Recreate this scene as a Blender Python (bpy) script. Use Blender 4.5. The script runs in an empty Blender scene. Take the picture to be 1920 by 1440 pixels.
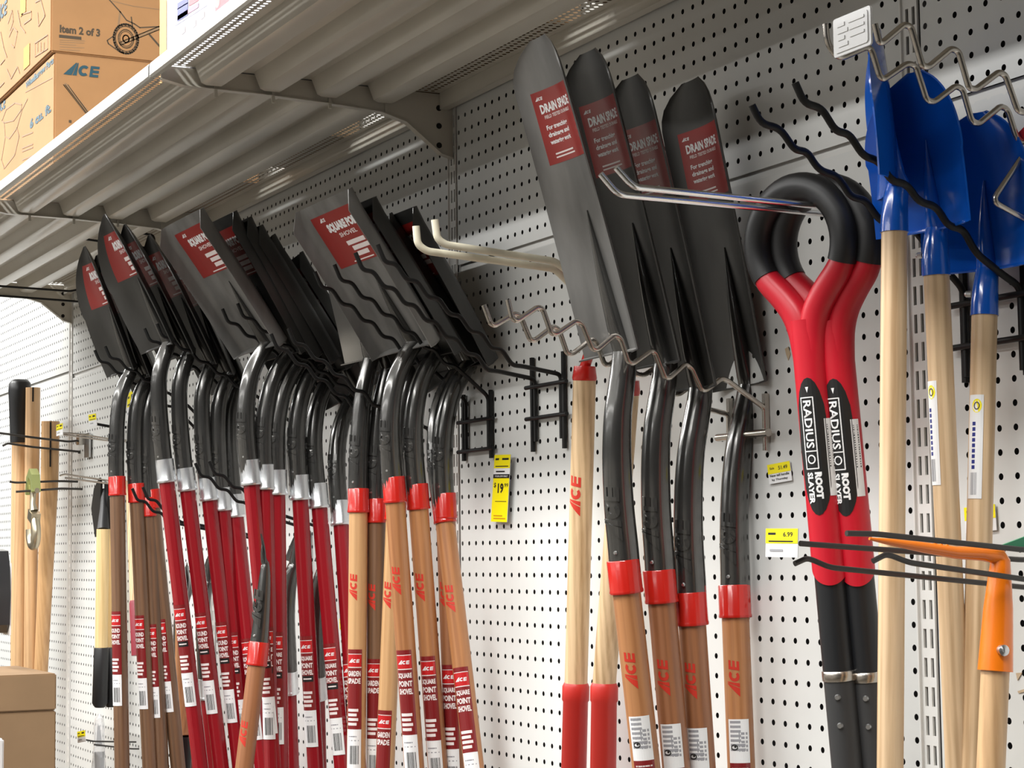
import bpy, bmesh, math, random
import numpy as np
from mathutils import Matrix, Vector

# ------------------------------------------------------------------ camera, world, lights, exposure
S = 0.0254                      # all dimensions below are inches
ZO = 60.0                       # height of the measuring origin (a row of pegboard holes) above the floor
FPX = 3687.2
CAM = np.array([81.485, -54.808, 2.339])
RR = np.array([0.451907, 0.891999, -0.010594])
YAW, PITCH, ROLL = 1.1017129, 0.0857763, -0.0118161
_f = np.array([-math.sin(YAW)*math.cos(PITCH), math.cos(YAW)*math.cos(PITCH), math.sin(PITCH)])
_r = np.array([math.cos(YAW), math.sin(YAW), 0.0]); _u = np.cross(_r, _f)
RR = math.cos(ROLL)*_r + math.sin(ROLL)*_u
UU = -math.sin(ROLL)*_r + math.cos(ROLL)*_u
FF = _f
sc = bpy.context.scene
COL = sc.collection

def W(x, y=None, z=None):
    if y is None: x, y, z = x
    return Vector((x*S, y*S, (z+ZO)*S))

cam = bpy.data.objects.new('camera', bpy.data.cameras.new('camera'))
COL.objects.link(cam)
cam.data.sensor_width = 36.0
cam.data.lens = FPX/1920*36.0
cam.data.clip_start = 0.05; cam.data.clip_end = 200
cam.matrix_world = Matrix(((RR[0], UU[0], -FF[0], CAM[0]*S), (RR[1], UU[1], -FF[1], CAM[1]*S),
                           (RR[2], UU[2], -FF[2], (CAM[2]+ZO)*S), (0, 0, 0, 1)))
sc.camera = cam

world = bpy.data.worlds.new('World'); sc.world = world; world.use_nodes = True
bg = world.node_tree.nodes['Background']
bg.inputs[0].default_value = (0.95, 0.97, 1.0, 1); bg.inputs[1].default_value = 0.03

def strip_light(name, x, y, z, lx, ly, watts, colr=(1.0, 0.995, 0.975)):
    l = bpy.data.lights.new(name, 'AREA'); l.shape = 'RECTANGLE'; l.size = lx*S; l.size_y = ly*S
    l.energy = watts; l.color = colr
    o = bpy.data.objects.new(name, l); COL.objects.link(o); o.location = W(x, y, z)
    return o
# fluorescent rows of the store ceiling, running parallel to the wall of tools
for k, (yy, e) in enumerate(((-62, 430), (-140, 300), (-250, 210), (-380, 150))):
    strip_light('ceiling_tube_row', -105, yy, 84, 400, 7, e)

vs = sc.view_settings
vs.view_transform = 'Standard'; vs.look = 'None'; vs.gamma = 1; vs.use_curve_mapping = False
vs.exposure = 0.0

random.seed(7)

# ------------------------------------------------------------------ measuring helper: where a sight line meets a known plane
def pt(px, py, **k):
    d = FF + RR*(px-960)/FPX - UU*(py-720)/FPX
    a, v = list(k.items())[0]; i = 'XYZ'.index(a)
    return CAM + d*(v-CAM[i])/d[i]

# ------------------------------------------------------------------ materials
MATS = {}
def mat(name, col, rough=0.5, metal=0.0, coat=0.0, noise=0.0, nscale=8.0, spec=0.5, bump=0.0, stretch=None, trans=0.0, alpha=1.0):
    if name in MATS: return MATS[name]
    m = bpy.data.materials.new(name); m.use_nodes = True; nt = m.node_tree; b = nt.nodes['Principled BSDF']
    b.inputs['Base Color'].default_value = (*col, 1); b.inputs['Roughness'].default_value = rough
    b.inputs['Metallic'].default_value = metal; b.inputs['Coat Weight'].default_value = coat
    b.inputs['Coat Roughness'].default_value = 0.12
    b.inputs['Specular IOR Level'].default_value = spec
    b.inputs['Transmission Weight'].default_value = trans; b.inputs['Alpha'].default_value = alpha
    if noise or bump:
        tc = nt.nodes.new('ShaderNodeTexCoord'); mp = nt.nodes.new('ShaderNodeMapping')
        nt.links.new(tc.outputs['Object'], mp.inputs['Vector'])
        s = stretch or (1, 1, 1); mp.inputs['Scale'].default_value = tuple(v/S*0.1 for v in s)
        n = nt.nodes.new('ShaderNodeTexNoise'); n.inputs['Scale'].default_value = nscale; n.inputs['Detail'].default_value = 5
        nt.links.new(mp.outputs[0], n.inputs['Vector'])
        if noise:
            r = nt.nodes.new('ShaderNodeValToRGB')
            lo = [max(0, c*(1-noise)) for c in col]; hi = [min(1, c*(1+noise)) for c in col]
            r.color_ramp.elements[0].position = 0.3; r.color_ramp.elements[1].position = 0.7
            r.color_ramp.elements[0].color = (*lo, 1); r.color_ramp.elements[1].color = (*hi, 1)
            nt.links.new(n.outputs['Fac'], r.inputs[0]); nt.links.new(r.outputs[0], b.inputs['Base Color'])
        if bump:
            bp = nt.nodes.new('ShaderNodeBump'); bp.inputs['Strength'].default_value = bump; bp.inputs['Distance'].default_value = 0.002
            nt.links.new(n.outputs['Fac'], bp.inputs['Height']); nt.links.new(bp.outputs[0], b.inputs['Normal'])
    MATS[name] = m
    return m

def wood(name, c1, c2, coat=0.35, scale=1.0):
    if name in MATS: return MATS[name]
    m = bpy.data.materials.new(name); m.use_nodes = True; nt = m.node_tree; b = nt.nodes['Principled BSDF']
    tc = nt.nodes.new('ShaderNodeTexCoord'); mp = nt.nodes.new('ShaderNodeMapping'); nt.links.new(tc.outputs['Object'], mp.inputs[0])
    mp.inputs['Scale'].default_value = (1/S, 1/S, 0.045/S)
    oi = nt.nodes.new('ShaderNodeObjectInfo')
    ad = nt.nodes.new('ShaderNodeVectorMath'); ad.operation = 'ADD'
    mu = nt.nodes.new('ShaderNodeMath'); mu.operation = 'MULTIPLY'; mu.inputs[1].default_value = 37.0
    nt.links.new(oi.outputs['Random'], mu.inputs[0]); nt.links.new(mp.outputs[0], ad.inputs[0]); nt.links.new(mu.outputs[0], ad.inputs[1])
    n = nt.nodes.new('ShaderNodeTexNoise'); n.inputs['Scale'].default_value = 1.3*scale; n.inputs['Detail'].default_value = 2
    nt.links.new(ad.outputs[0], n.inputs['Vector'])
    w = nt.nodes.new('ShaderNodeTexWave'); w.wave_type = 'RINGS'; w.rings_direction = 'Z'
    w.inputs['Scale'].default_value = 0.9*scale; w.inputs['Distortion'].default_value = 3.5; w.inputs['Detail'].default_value = 3
    w.inputs['Detail Scale'].default_value = 1.2
    nt.links.new(ad.outputs[0], w.inputs['Vector'])
    fine = nt.nodes.new('ShaderNodeTexNoise'); fine.inputs['Scale'].default_value = 9*scale; fine.inputs['Detail'].default_value = 3
    nt.links.new(ad.outputs[0], fine.inputs['Vector'])
    a1 = nt.nodes.new('ShaderNodeMath'); a1.operation = 'MULTIPLY_ADD'; a1.inputs[1].default_value = 0.26
    nt.links.new(w.outputs['Fac'], a1.inputs[0]); nt.links.new(n.outputs['Fac'], a1.inputs[2])
    a2 = nt.nodes.new('ShaderNodeMath'); a2.operation = 'MULTIPLY_ADD'; a2.inputs[1].default_value = 0.42
    nt.links.new(fine.outputs['Fac'], a2.inputs[0]); nt.links.new(a1.outputs[0], a2.inputs[2])
    r = nt.nodes.new('ShaderNodeValToRGB'); r.color_ramp.elements[0].position = 0.5; r.color_ramp.elements[1].position = 0.98
    r.color_ramp.elements[0].color = (*c1, 1); r.color_ramp.elements[1].color = (*c2, 1)
    nt.links.new(a2.outputs[0], r.inputs[0]); nt.links.new(r.outputs[0], b.inputs['Base Color'])
    b.inputs['Roughness'].default_value = 0.42; b.inputs['Coat Weight'].default_value = coat; b.inputs['Coat Roughness'].default_value = 0.2
    MATS[name] = m
    return m

def holes_mat(name, col, rad, pitch=1.0, rough=0.38, xonly=None):
    """painted sheet pierced by round holes on a grid (true openings: the sheet is transparent there)"""
    m = bpy.data.materials.new(name); m.use_nodes = True; nt = m.node_tree; b = nt.nodes['Principled BSDF']; N = nt.nodes.new; L = nt.links.new
    tc = N('ShaderNodeTexCoord'); sp = N('ShaderNodeSeparateXYZ'); L(tc.outputs['Object'], sp.inputs[0])
    def axis(out):
        a = N('ShaderNodeMath'); a.operation = 'MULTIPLY_ADD'; a.inputs[1].default_value = 1/(S*pitch); a.inputs[2].default_value = 0.5; L(out, a.inputs[0])
        f = N('ShaderNodeMath'); f.operation = 'FLOORED_MODULO'; f.inputs[1].default_value = 1.0; L(a.outputs[0], f.inputs[0])
        s = N('ShaderNodeMath'); s.operation = 'SUBTRACT'; s.inputs[1].default_value = 0.5; L(f.outputs[0], s.inputs[0])
        q = N('ShaderNodeMath'); q.operation = 'POWER'; q.inputs[1].default_value = 2; L(s.outputs[0], q.inputs[0])
        return q.outputs[0]
    ad = N('ShaderNodeMath'); ad.operation = 'ADD'; L(axis(sp.outputs[0]), ad.inputs[0]); L(axis(sp.outputs[2 if xonly is None else 1]), ad.inputs[1])
    lt = N('ShaderNodeMath'); lt.operation = 'LESS_THAN'; lt.inputs[1].default_value = (rad/pitch)**2; L(ad.outputs[0], lt.inputs[0])
    mx = N('ShaderNodeMixShader'); tr = N('ShaderNodeBsdfTransparent')
    L(lt.outputs[0], mx.inputs[0]); L(b.outputs[0], mx.inputs[1]); L(tr.outputs[0], mx.inputs[2])
    L(mx.outputs[0], nt.nodes['Material Output'].inputs[0])
    n = N('ShaderNodeTexNoise'); n.inputs['Scale'].default_value = 5; n.inputs['Detail'].default_value = 6; L(tc.outputs['Object'], n.inputs['Vector'])
    r = N('ShaderNodeValToRGB'); r.color_ramp.elements[0].position = 0.3; r.color_ramp.elements[1].position = 0.6
    r.color_ramp.elements[0].color = (*[c*0.93 for c in col], 1); r.color_ramp.elements[1].color = (*col, 1)
    L(n.outputs['Fac'], r.inputs[0]); L(r.outputs[0], b.inputs['Base Color']); b.inputs['Roughness'].default_value = rough
    MATS[name] = m
    return m

PEG = holes_mat('pegboard_paint', (0.69, 0.695, 0.675), 0.142)
PERF = holes_mat('perforated_shelf_paint', (0.60, 0.57, 0.50), 0.14, 0.5, 0.3, xonly=True)
BEIGE = mat('shelf_paint', (0.60, 0.57, 0.50), 0.28, noise=0.06, nscale=1.2, coat=0.2)
WHITEP = mat('upright_paint', (0.74, 0.73, 0.70), 0.35)
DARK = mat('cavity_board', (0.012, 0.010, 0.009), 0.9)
STEEL = mat('lacquered_blade_steel', (0.056, 0.055, 0.052), 0.40, 0.45, coat=0.15, noise=0.45, nscale=1.5, stretch=(1.5, 1.5, .5))
WORN_LIT = mat('scuffed_lit_blade_steel', (0.19, 0.186, 0.178), 0.42, 0.45, noise=0.35, nscale=2.2, stretch=(2, 2, .35), bump=.1)  # scuffs, plus the brighter light on the front blades put into the colour
BARE = mat('bare_blade_steel', (0.42, 0.41, 0.39), 0.30, 0.85, noise=0.15, nscale=1.5)
SOCK = mat('lacquered_socket_steel', (0.10, 0.098, 0.093), 0.22, 0.75, coat=0.8, noise=0.3, nscale=2.0, bump=0.25)
CHROME = mat('chrome', (0.88, 0.89, 0.90), 0.16, 1.0)
FERR = mat('plated_ferrule', (0.86, 0.88, 0.90), 0.27, 0.85)
NICKEL = mat('nickel_wire', (0.55, 0.51, 0.46), 0.24, 1.0)
ZINC = mat('zinc_bolt', (0.6, 0.6, 0.6), 0.3, 1.0)
BLKW = mat('black_wire', (0.006, 0.006, 0.006), 0.45, 0.0, spec=0.35)
GREYW = mat('dark_grey_wire', (0.05, 0.045, 0.042), 0.4, 0.4)
IVORY = mat('ivory_rubber_wire', (0.72, 0.67, 0.52), 0.5, noise=0.06)
REDC = mat('red_collar_plastic', (0.50, 0.014, 0.008), 0.22, coat=0.5)
REDF = mat('red_fiberglass', (0.27, 0.006, 0.012), 0.26, coat=0.4)
REDG = mat('red_vinyl_grip', (0.50, 0.025, 0.018), 0.38)
REDR = mat('red_tool_plastic', (0.53, 0.008, 0.022), 0.35)
BLKR = mat('black_rubber', (0.013, 0.013, 0.014), 0.42)
BLKT = mat('black_tube', (0.010, 0.011, 0.013), 0.38)
GRYT = mat('grey_steel_tube', (0.045, 0.045, 0.046), 0.45, 0.3)
BLUE = mat('blue_enamel', (0.005, 0.105, 0.56), 0.16, coat=0.7)
ORANGE = mat('orange_enamel', (0.90, 0.20, 0.004), 0.3, coat=0.3)
W_BROWN = wood('brown_wood', (0.10, 0.050, 0.025), (0.19, 0.10, 0.052))
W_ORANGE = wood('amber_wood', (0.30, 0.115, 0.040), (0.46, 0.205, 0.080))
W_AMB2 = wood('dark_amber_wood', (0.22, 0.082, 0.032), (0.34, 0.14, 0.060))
W_HONEY = wood('honey_wood', (0.46, 0.25, 0.105), (0.60, 0.36, 0.17))
W_PALE = wood('pale_ash_wood', (0.40, 0.25, 0.12), (0.72, 0.52, 0.31), 0.15)
W_ASH = wood('bare_ash_wood', (0.44, 0.28, 0.145), (0.72, 0.52, 0.32), 0.05)
W_YEL = wood('yellow_wood', (0.60, 0.42, 0.18), (0.78, 0.58, 0.30), 0.2)
W_TAN = wood('tan_wood', (0.46, 0.27, 0.13), (0.66, 0.42, 0.22), 0.2)
CARD = mat('cardboard', (0.38, 0.20, 0.083), 0.8, noise=0.08, nscale=2)
CARDK = mat('kraft_cardboard', (0.27, 0.17, 0.09), 0.85, noise=0.08, nscale=2)
L_RED = mat('label_dark_red', (0.20, 0.012, 0.014), 0.3, coat=0.3)
L_RED2 = mat('label_bright_red', (0.50, 0.012, 0.015), 0.3, coat=0.3)
L_BLADE = mat('label_blade_red', (0.27, 0.016, 0.013), 0.3, coat=0.3)
L_WHITE = mat('label_white', (0.80, 0.80, 0.80), 0.35)
L_PINK = mat('label_print_white', (0.78, 0.70, 0.68), 0.4)
L_BLACK = mat('label_black', (0.012, 0.012, 0.012), 0.4)
L_GREY = mat('label_grey_print', (0.30, 0.30, 0.32), 0.5)
INK_RED = mat('red_ink', (0.55, 0.03, 0.015), 0.45)
INK_BLUE = mat('teal_ink', (0.015, 0.07, 0.10), 0.6)
INK_DK = mat('brown_ink', (0.07, 0.05, 0.03), 0.7)
INK_LT = mat('faint_ink', (0.27, 0.17, 0.09), 0.7)
YEL = mat('price_yellow', (0.93, 0.80, 0.0), 0.45)
CLEAR = mat('clear_plastic', (0.85, 0.86, 0.88), 0.12, alpha=0.42)

# ------------------------------------------------------------------ mesh building
class MB:
    def __init__(s): s.v = []; s.f = []; s.m = []
    def add(s, v, f, mi=0):
        o = len(s.v); s.v += [tuple(map(float, p)) for p in v]; s.f += [tuple(i+o for i in q) for q in f]; s.m += [mi]*len(f)
        return s
    def box(s, x0, x1, y0, y1, z0, z1, mi=0):
        v = [(x, y, z) for z in (z0, z1) for y in (y0, y1) for x in (x0, x1)]
        return s.add(v, [(0, 2, 3, 1), (4, 5, 7, 6), (0, 1, 5, 4), (2, 6, 7, 3), (0, 4, 6, 2), (1, 3, 7, 5)], mi)
    def obox(s, c, ax, ay, az, mi=0):
        c, ax, ay, az = map(np.array, (c, ax, ay, az))
        v = [c+i*ax+j*ay+k*az for k in (-1, 1) for j in (-1, 1) for i in (-1, 1)]
        return s.add(v, [(0, 2, 3, 1), (4, 5, 7, 6), (0, 1, 5, 4), (2, 6, 7, 3), (0, 4, 6, 2), (1, 3, 7, 5)], mi)
    def tube(s, path, rad, n=12, mi=0, caps=True, poly=None):
        P = [np.array(p, float) for p in path]; R = rad if hasattr(rad, '__len__') else [rad]*len(P)
        T = []
        for i in range(len(P)):
            a = P[max(i-1, 0)]; b = P[min(i+1, len(P)-1)]; t = b-a; T.append(t/(np.linalg.norm(t)+1e-12))
        up = np.array((0, 1., 0)) if abs(T[0][1]) < 0.9 else np.array((1., 0, 0))
        x = np.cross(up, T[0]); x /= np.linalg.norm(x)
        vs = []
        for i in range(len(P)):
            x = x-T[i]*(x@T[i]); x /= np.linalg.norm(x); y = np.cross(T[i], x)
            for k in range(n):
                a = 2*math.pi*k/n; q = R[i]*(poly[k] if poly else 1.0)
                vs.append(P[i]+q*(math.cos(a)*x+math.sin(a)*y))
        fs = [(i*n+k, i*n+(k+1) % n, (i+1)*n+(k+1) % n, (i+1)*n+k) for i in range(len(P)-1) for k in range(n)]
        if caps: fs += [tuple(reversed(range(n))), tuple(range((len(P)-1)*n, len(P)*n))]
        return s.add(vs, fs, mi)
    def sheet(s, fn, nu, nv, t, mi=0):
        """two-sided curved plate from fn(u,v), u in [-1,1], v in [0,1]"""
        G = np.array([[fn(-1+2*i/nu, j/nv) for i in range(nu+1)] for j in range(nv+1)])
        du = np.gradient(G, axis=1); dv = np.gradient(G, axis=0); N = np.cross(du, dv); N /= (np.linalg.norm(N, axis=2, keepdims=True)+1e-12)
        A = (G+N*t/2).reshape(-1, 3); B = (G-N*t/2).reshape(-1, 3); w = nu+1; o = len(A)
        fs = []
        for j in range(nv):
            for i in range(nu):
                a = j*w+i; fs.append((a, a+1, a+1+w, a+w)); fs.append((o+a, o+a+w, o+a+1+w, o+a+1))
        for i in range(nu):
            fs.append((i, i+o, i+1+o, i+1)); a = nv*w+i; fs.append((a, a+1, a+1+o, a+o))
        for j in range(nv):
            a = j*w; fs.append((a, a+w, a+w+o, a+o)); a = j*w+nu; fs.append((a, a+o, a+w+o, a+w))
        return s.add(list(A)+list(B), fs, mi)

def link(name, me, parent=None):
    o = bpy.data.objects.new(name, me); COL.objects.link(o)
    if parent: o.parent = parent
    return o

def mesh(name, mb, mats, smooth=35):
    me = bpy.data.meshes.new(name)
    me.from_pydata([(x*S, y*S, z*S) for x, y, z in mb.v], [], mb.f)
    if not isinstance(mats, (list, tuple)): mats = [mats]
    for m in mats: me.materials.append(m)
    me.polygons.foreach_set('material_index', mb.m)
    bm = bmesh.new(); bm.from_mesh(me); bmesh.ops.recalc_face_normals(bm, faces=bm.faces); bm.to_mesh(me); bm.free()
    if smooth:
        me.polygons.foreach_set('use_smooth', [True]*len(me.polygons)); me.set_sharp_from_angle(angle=math.radians(smooth))
    me.update()
    return me

def obj(name, mb, mats, parent=None, smooth=35):
    return link(name, mesh(name, mb, mats, smooth), parent)

def tag(o, label=None, cat=None, group=None, kind=None):
    if label: o['label'] = label
    if cat: o['category'] = cat
    if group: o['group'] = group
    if kind: o['kind'] = kind
    return o

def thing(name, label, cat, M=None, group=None):
    o = bpy.data.objects.new(name, None); COL.objects.link(o); o.empty_display_size = 0.02
    if M is not None: o.matrix_world = M
    return tag(o, label, cat, group)

def frame(loc, zaxis=(0, 0, 1), twist=0.0, yref=(0, 1, 0)):
    z = np.array(zaxis, float); z /= np.linalg.norm(z); y = np.array(yref, float); y -= z*(y@z); y /= np.linalg.norm(y); x = np.cross(y, z)
    c, s_ = math.cos(twist), math.sin(twist); x, y = c*x+s_*y, -s_*x+c*y
    p = W(loc)
    return Matrix(((x[0], y[0], z[0], p[0]), (x[1], y[1], z[1], p[1]), (x[2], y[2], z[2], p[2]), (0, 0, 0, 1)))

# ------------------------------------------------------------------ flat artwork (labels, print), later bent onto its surface
_txt = {}
def text2d(s, bold=0.0):
    k = (s, bold)
    if k in _txt: return _txt[k]
    cu = bpy.data.curves.new('t', 'FONT'); cu.body = s; cu.size = 1; cu.offset = bold; cu.resolution_u = 2; cu.fill_mode = 'FRONT'
    o = bpy.data.objects.new('t', cu); COL.objects.link(o)
    dg = bpy.context.evaluated_depsgraph_get(); me = bpy.data.meshes.new_from_object(o.evaluated_get(dg))
    v = np.array([p.co[:2] for p in me.vertices]) if len(me.vertices) else np.zeros((0, 2)); f = [tuple(p.vertices) for p in me.polygons]
    bpy.data.objects.remove(o); bpy.data.curves.remove(cu); bpy.data.meshes.remove(me)
    if len(v): v = v-(v.min(0)+v.max(0))/2
    _txt[k] = (v, f)
    return _txt[k]

class Art:
    """2-D artwork: x right, y up, layer lifts it off the surface"""
    def __init__(s, fine=False): s.v = []; s.f = []; s.m = []; s.mats = []; s.fine = fine
    def mi(s, m):
        if m not in s.mats: s.mats.append(m)
        return s.mats.index(m)
    def put(s, pts, faces, m, layer):
        o = len(s.v); s.v += [(float(p[0]), float(p[1]), layer) for p in pts]; s.f += [tuple(i+o for i in q) for q in faces]; s.m += [s.mi(m)]*len(faces)
    def rect(s, x0, x1, y0, y1, m, layer=0, step=0.2, rot=0.0):
        nx = max(1, int(abs(x1-x0)/step+.5)); ny = max(1, int(abs(y1-y0)/max(step, .4)+.5))
        pts = [(x0+(x1-x0)*i/nx, y0+(y1-y0)*j/ny) for j in range(ny+1) for i in range(nx+1)]
        s.put(pts, [(j*(nx+1)+i, j*(nx+1)+i+1, (j+1)*(nx+1)+i+1, (j+1)*(nx+1)+i) for j in range(ny) for i in range(nx)], m, layer)
    def text(s, t, cx, cy, h, m, layer=1, width=None, rot=0.0, bold=0.02, shear=0.0):
        v, f = text2d(t, bold)
        if not len(v): return
        hh = v[:, 1].max()-v[:, 1].min(); q = v*(h/hh)
        if width: q = q*np.array([width/(q[:, 0].max()-q[:, 0].min()), 1])
        q = q+np.stack([q[:, 1]*shear, 0*q[:, 1]], 1)
        c, sn = math.cos(rot), math.sin(rot); q = np.stack([c*q[:, 0]-sn*q[:, 1]+cx, sn*q[:, 0]+c*q[:, 1]+cy], 1)
        s.put(q, f, m, layer)
    def poly(s, pts, m, layer=1): s.put(pts, [tuple(range(len(pts)))], m, layer)
    def line(s, pts, w, m, layer=1, closed=False):
        P = [np.array(p, float) for p in pts]; n = len(P)
        for i in range(n if closed else n-1):
            a, b = P[i], P[(i+1) % n]; d = b-a; L = np.linalg.norm(d)
            if L < 1e-6: continue
            if L > .3 and s.fine:
                k_ = int(L/.15)+1; s.line([P[i]+(b-a)*j_/k_ for j_ in range(k_+1)], w, m, layer); continue
            d = d/L; nn = np.array((-d[1], d[0]))*w/2; a = a-d*w*.25; b = b+d*w*.25
            s.put([a-nn, b-nn, b+nn, a+nn], [(0, 1, 2, 3)], m, layer)
    def ellipse(s, cx, cy, rx, ry, m, layer=1, ring=None, n=28):
        c = [(cx+rx*math.cos(2*math.pi*k/n), cy+ry*math.sin(2*math.pi*k/n)) for k in range(n)]
        if ring: s.line(c, ring, m, layer, True)
        else: s.poly(c, m, layer)
    def logo(s, cx, cy, w, m, layer=1, rot=0.0):
        """three heavy italic letters A C E, the A a slit triangle"""
        h = w*0.36; sh = 0.16; P = []
        P.append([(0, 0), (.23, 0), (.33, 1), (.30, 1)]); P.append([(.255, 0), (.37, 0), (.37, 1), (.345, 1)])
        arc = []
        for k in range(13):
            a = math.radians(45+270*k/12); arc.append((.55+.155*math.cos(a), .43+.43*math.sin(a)))
        for k in range(12):
            a0 = math.radians(45+270*k/12); a1 = math.radians(45+270*(k+1)/12)
            P.append([arc[k], arc[k+1], (.555+.07*math.cos(a1), .43+.2*math.sin(a1)), (.555+.07*math.cos(a0), .43+.2*math.sin(a0))])
        P += [[(.72, 0), (.80, 0), (.80, .86), (.72, .86)]] + [[(.80, y), (.97, y), (.97, y+.2), (.80, y+.2)] for y in (0, .33, .66)]
        c, sn = math.cos(rot), math.sin(rot)
        Q = []
        for p in P:                                                # cut into short bands so the print can follow a round handle
            ys = sorted(set(round(y, 4) for _, y in p))
            if len(p) == 4 and max(ys)-min(ys) > .3 and not any(p is z for z in P[2:14]):
                (ax, ay), (bx, by), (cx_, cy_), (dx, dy) = p
                for j in range(6):
                    t0, t1 = j/6, (j+1)/6
                    Q.append([(ax+(dx-ax)*t0, ay+(dy-ay)*t0), (bx+(cx_-bx)*t0, by+(cy_-by)*t0), (bx+(cx_-bx)*t1, by+(cy_-by)*t1), (ax+(dx-ax)*t1, ay+(dy-ay)*t1)])
            else: Q.append(p)
        for p in Q:
            q = [((x-.5)*w+(y-.45)*h*sh, (y-.45)*h) for x, y in p]
            s.poly([(c*x-sn*y+cx, sn*x+c*y+cy) for x, y in q], m, layer)
    def barcode(s, cx, cy, w, h, m, layer=1, n=11, seed=1):
        rnd = random.Random(seed); x = cx-w/2
        for k in range(n):
            bw = w/n*rnd.uniform(.3, .75); s.rect(x, x+bw, cy-h/2, cy+h/2, m, layer, step=9); x += w/n
    def build(s, name, fn, parent=None, base=0.01, lift=0.006):
        mb = MB(); mb.v = [tuple(fn(x, y, base+lift*l)) for x, y, l in s.v]; mb.f = s.f; mb.m = s.m
        me = bpy.data.meshes.new(name); me.from_pydata([(x*S, y*S, z*S) for x, y, z in mb.v], [], mb.f)
        for m in s.mats: me.materials.append(m)
        me.polygons.foreach_set('material_index', mb.m); me.update()
        return link(name, me, parent)

def on_cyl(R, phi, z0):
    """bend onto a cylinder about local z; phi=0 faces -y, + turns towards +x"""
    return lambda x, y, h: ((R+h)*math.sin(phi+x/R), -(R+h)*math.cos(phi+x/R), z0+y)
def on_plane(o, ex, ey):
    o, ex, ey = (np.array(a, float) for a in (o, ex, ey)); n = np.cross(ex, ey)
    return lambda x, y, h: o+ex*x+ey*y+n*h

# ================================================================== THE SETTING
FLOOR = -ZO
def struct(name, mb, m, smooth=0):
    o = obj(name, mb, m, None, smooth); o['kind'] = 'structure'; return o

m_floor = mat('floor_tile', (0.09, 0.078, 0.062), 0.35, noise=0.05)
m_ceil = mat('ceiling_tile', (0.75, 0.75, 0.74), 0.8)
o = struct('floor', MB().box(-420, 260, -420, 14, -3, 0), m_floor); o.location = W(0, 0, FLOOR)
o = struct('ceiling', MB().box(-420, 260, -420, 14, 0, 4), m_ceil); o.location = W(0, 0, 88)

ow = struct('wall_opposite', MB().box(-420, 260, -122, -112, 0, 74), mat('opposite_goods', (0.32, 0.30, 0.27), 0.7, noise=0.6, nscale=0.35)); ow.location = W(0, 0, FLOOR)
UPR = [61.0, 12.95, -35.0, -85.0, -135.2, -183.5, -231.5, -280]      # upright centres along the wall
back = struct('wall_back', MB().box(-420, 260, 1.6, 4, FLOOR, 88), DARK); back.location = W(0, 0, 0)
SEAM = {0: 21.2, 1: 21.0, 2: 21.0, 3: 22.5, 4: 23.0, 5: 23, 6: 23}
k = 0
for i in range(len(UPR)-1):
    x1, x0 = UPR[i]-0.72, UPR[i+1]+0.72
    zs = SEAM[i]; dz = (0.25 if i == 0 else 0.0)
    xo = -0.55 if i >= 3 else 0.0
    for za, zb in ((-52, zs-0.25), (zs+0.22, 88)):
        k += 1
        o = struct('trim_%d' % k, MB().add([(x0, 0, za), (x1, 0, za), (x1, 0, zb), (x0, 0, zb)], [(0, 1, 2, 3)]), PEG)
        o.name = 'wall_panel'; o.location = W(xo*0, 0, dz)
    o = struct('panel_seam_strip', MB().box(x0, x1, 0.22, 0.45, zs-0.5, zs+0.5), WHITEP); o.location = W(0, 0, 0)

# slotted uprights between the panels: a channel with two columns of slots
def upright(cx):
    mb = MB(); hw = 0.62; sw = 0.105
    cols = (-0.225, 0.225)
    z = -52.0
    mb.box(-hw, -0.225-sw, 0.02, 0.12, -52, 88); mb.box(-0.225+sw, 0.225-sw, 0.02, 0.12, -52, 88); mb.box(0.225+sw, hw, 0.02, 0.12, -52, 88)
    for c in cols:
        z = -52.4
        while z < 60:
            mb.box(c-sw, c+sw, 0.02, 0.12, z, z+0.42); z += 1.25
    mb.box(-hw, -hw+0.08, -0.10, 1.5, -52, 88); mb.box(hw-0.08, hw, -0.10, 1.5, -52, 88)
    o = struct('slotted_upright', mb, WHITEP); o.location = W(cx, 0, 0)
for c in UPR[:-1]: upright(c)

# gondola foot deck
for i in range(len(UPR)-1):
    mb = MB().box(UPR[i+1]+.1, UPR[i]-.1, -22, -0.2, -60, -52.2)
    o = obj('base_deck', mb, mat('deck_paint', (.16, .15, .13), .4), None, 0); tag(o, 'low beige base deck on the floor under bay %s of the tool wall' % ('one', 'two', 'three', 'four', 'five', 'six', 'seven')[i], 'shelf'); o['kind'] = 'structure'

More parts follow.
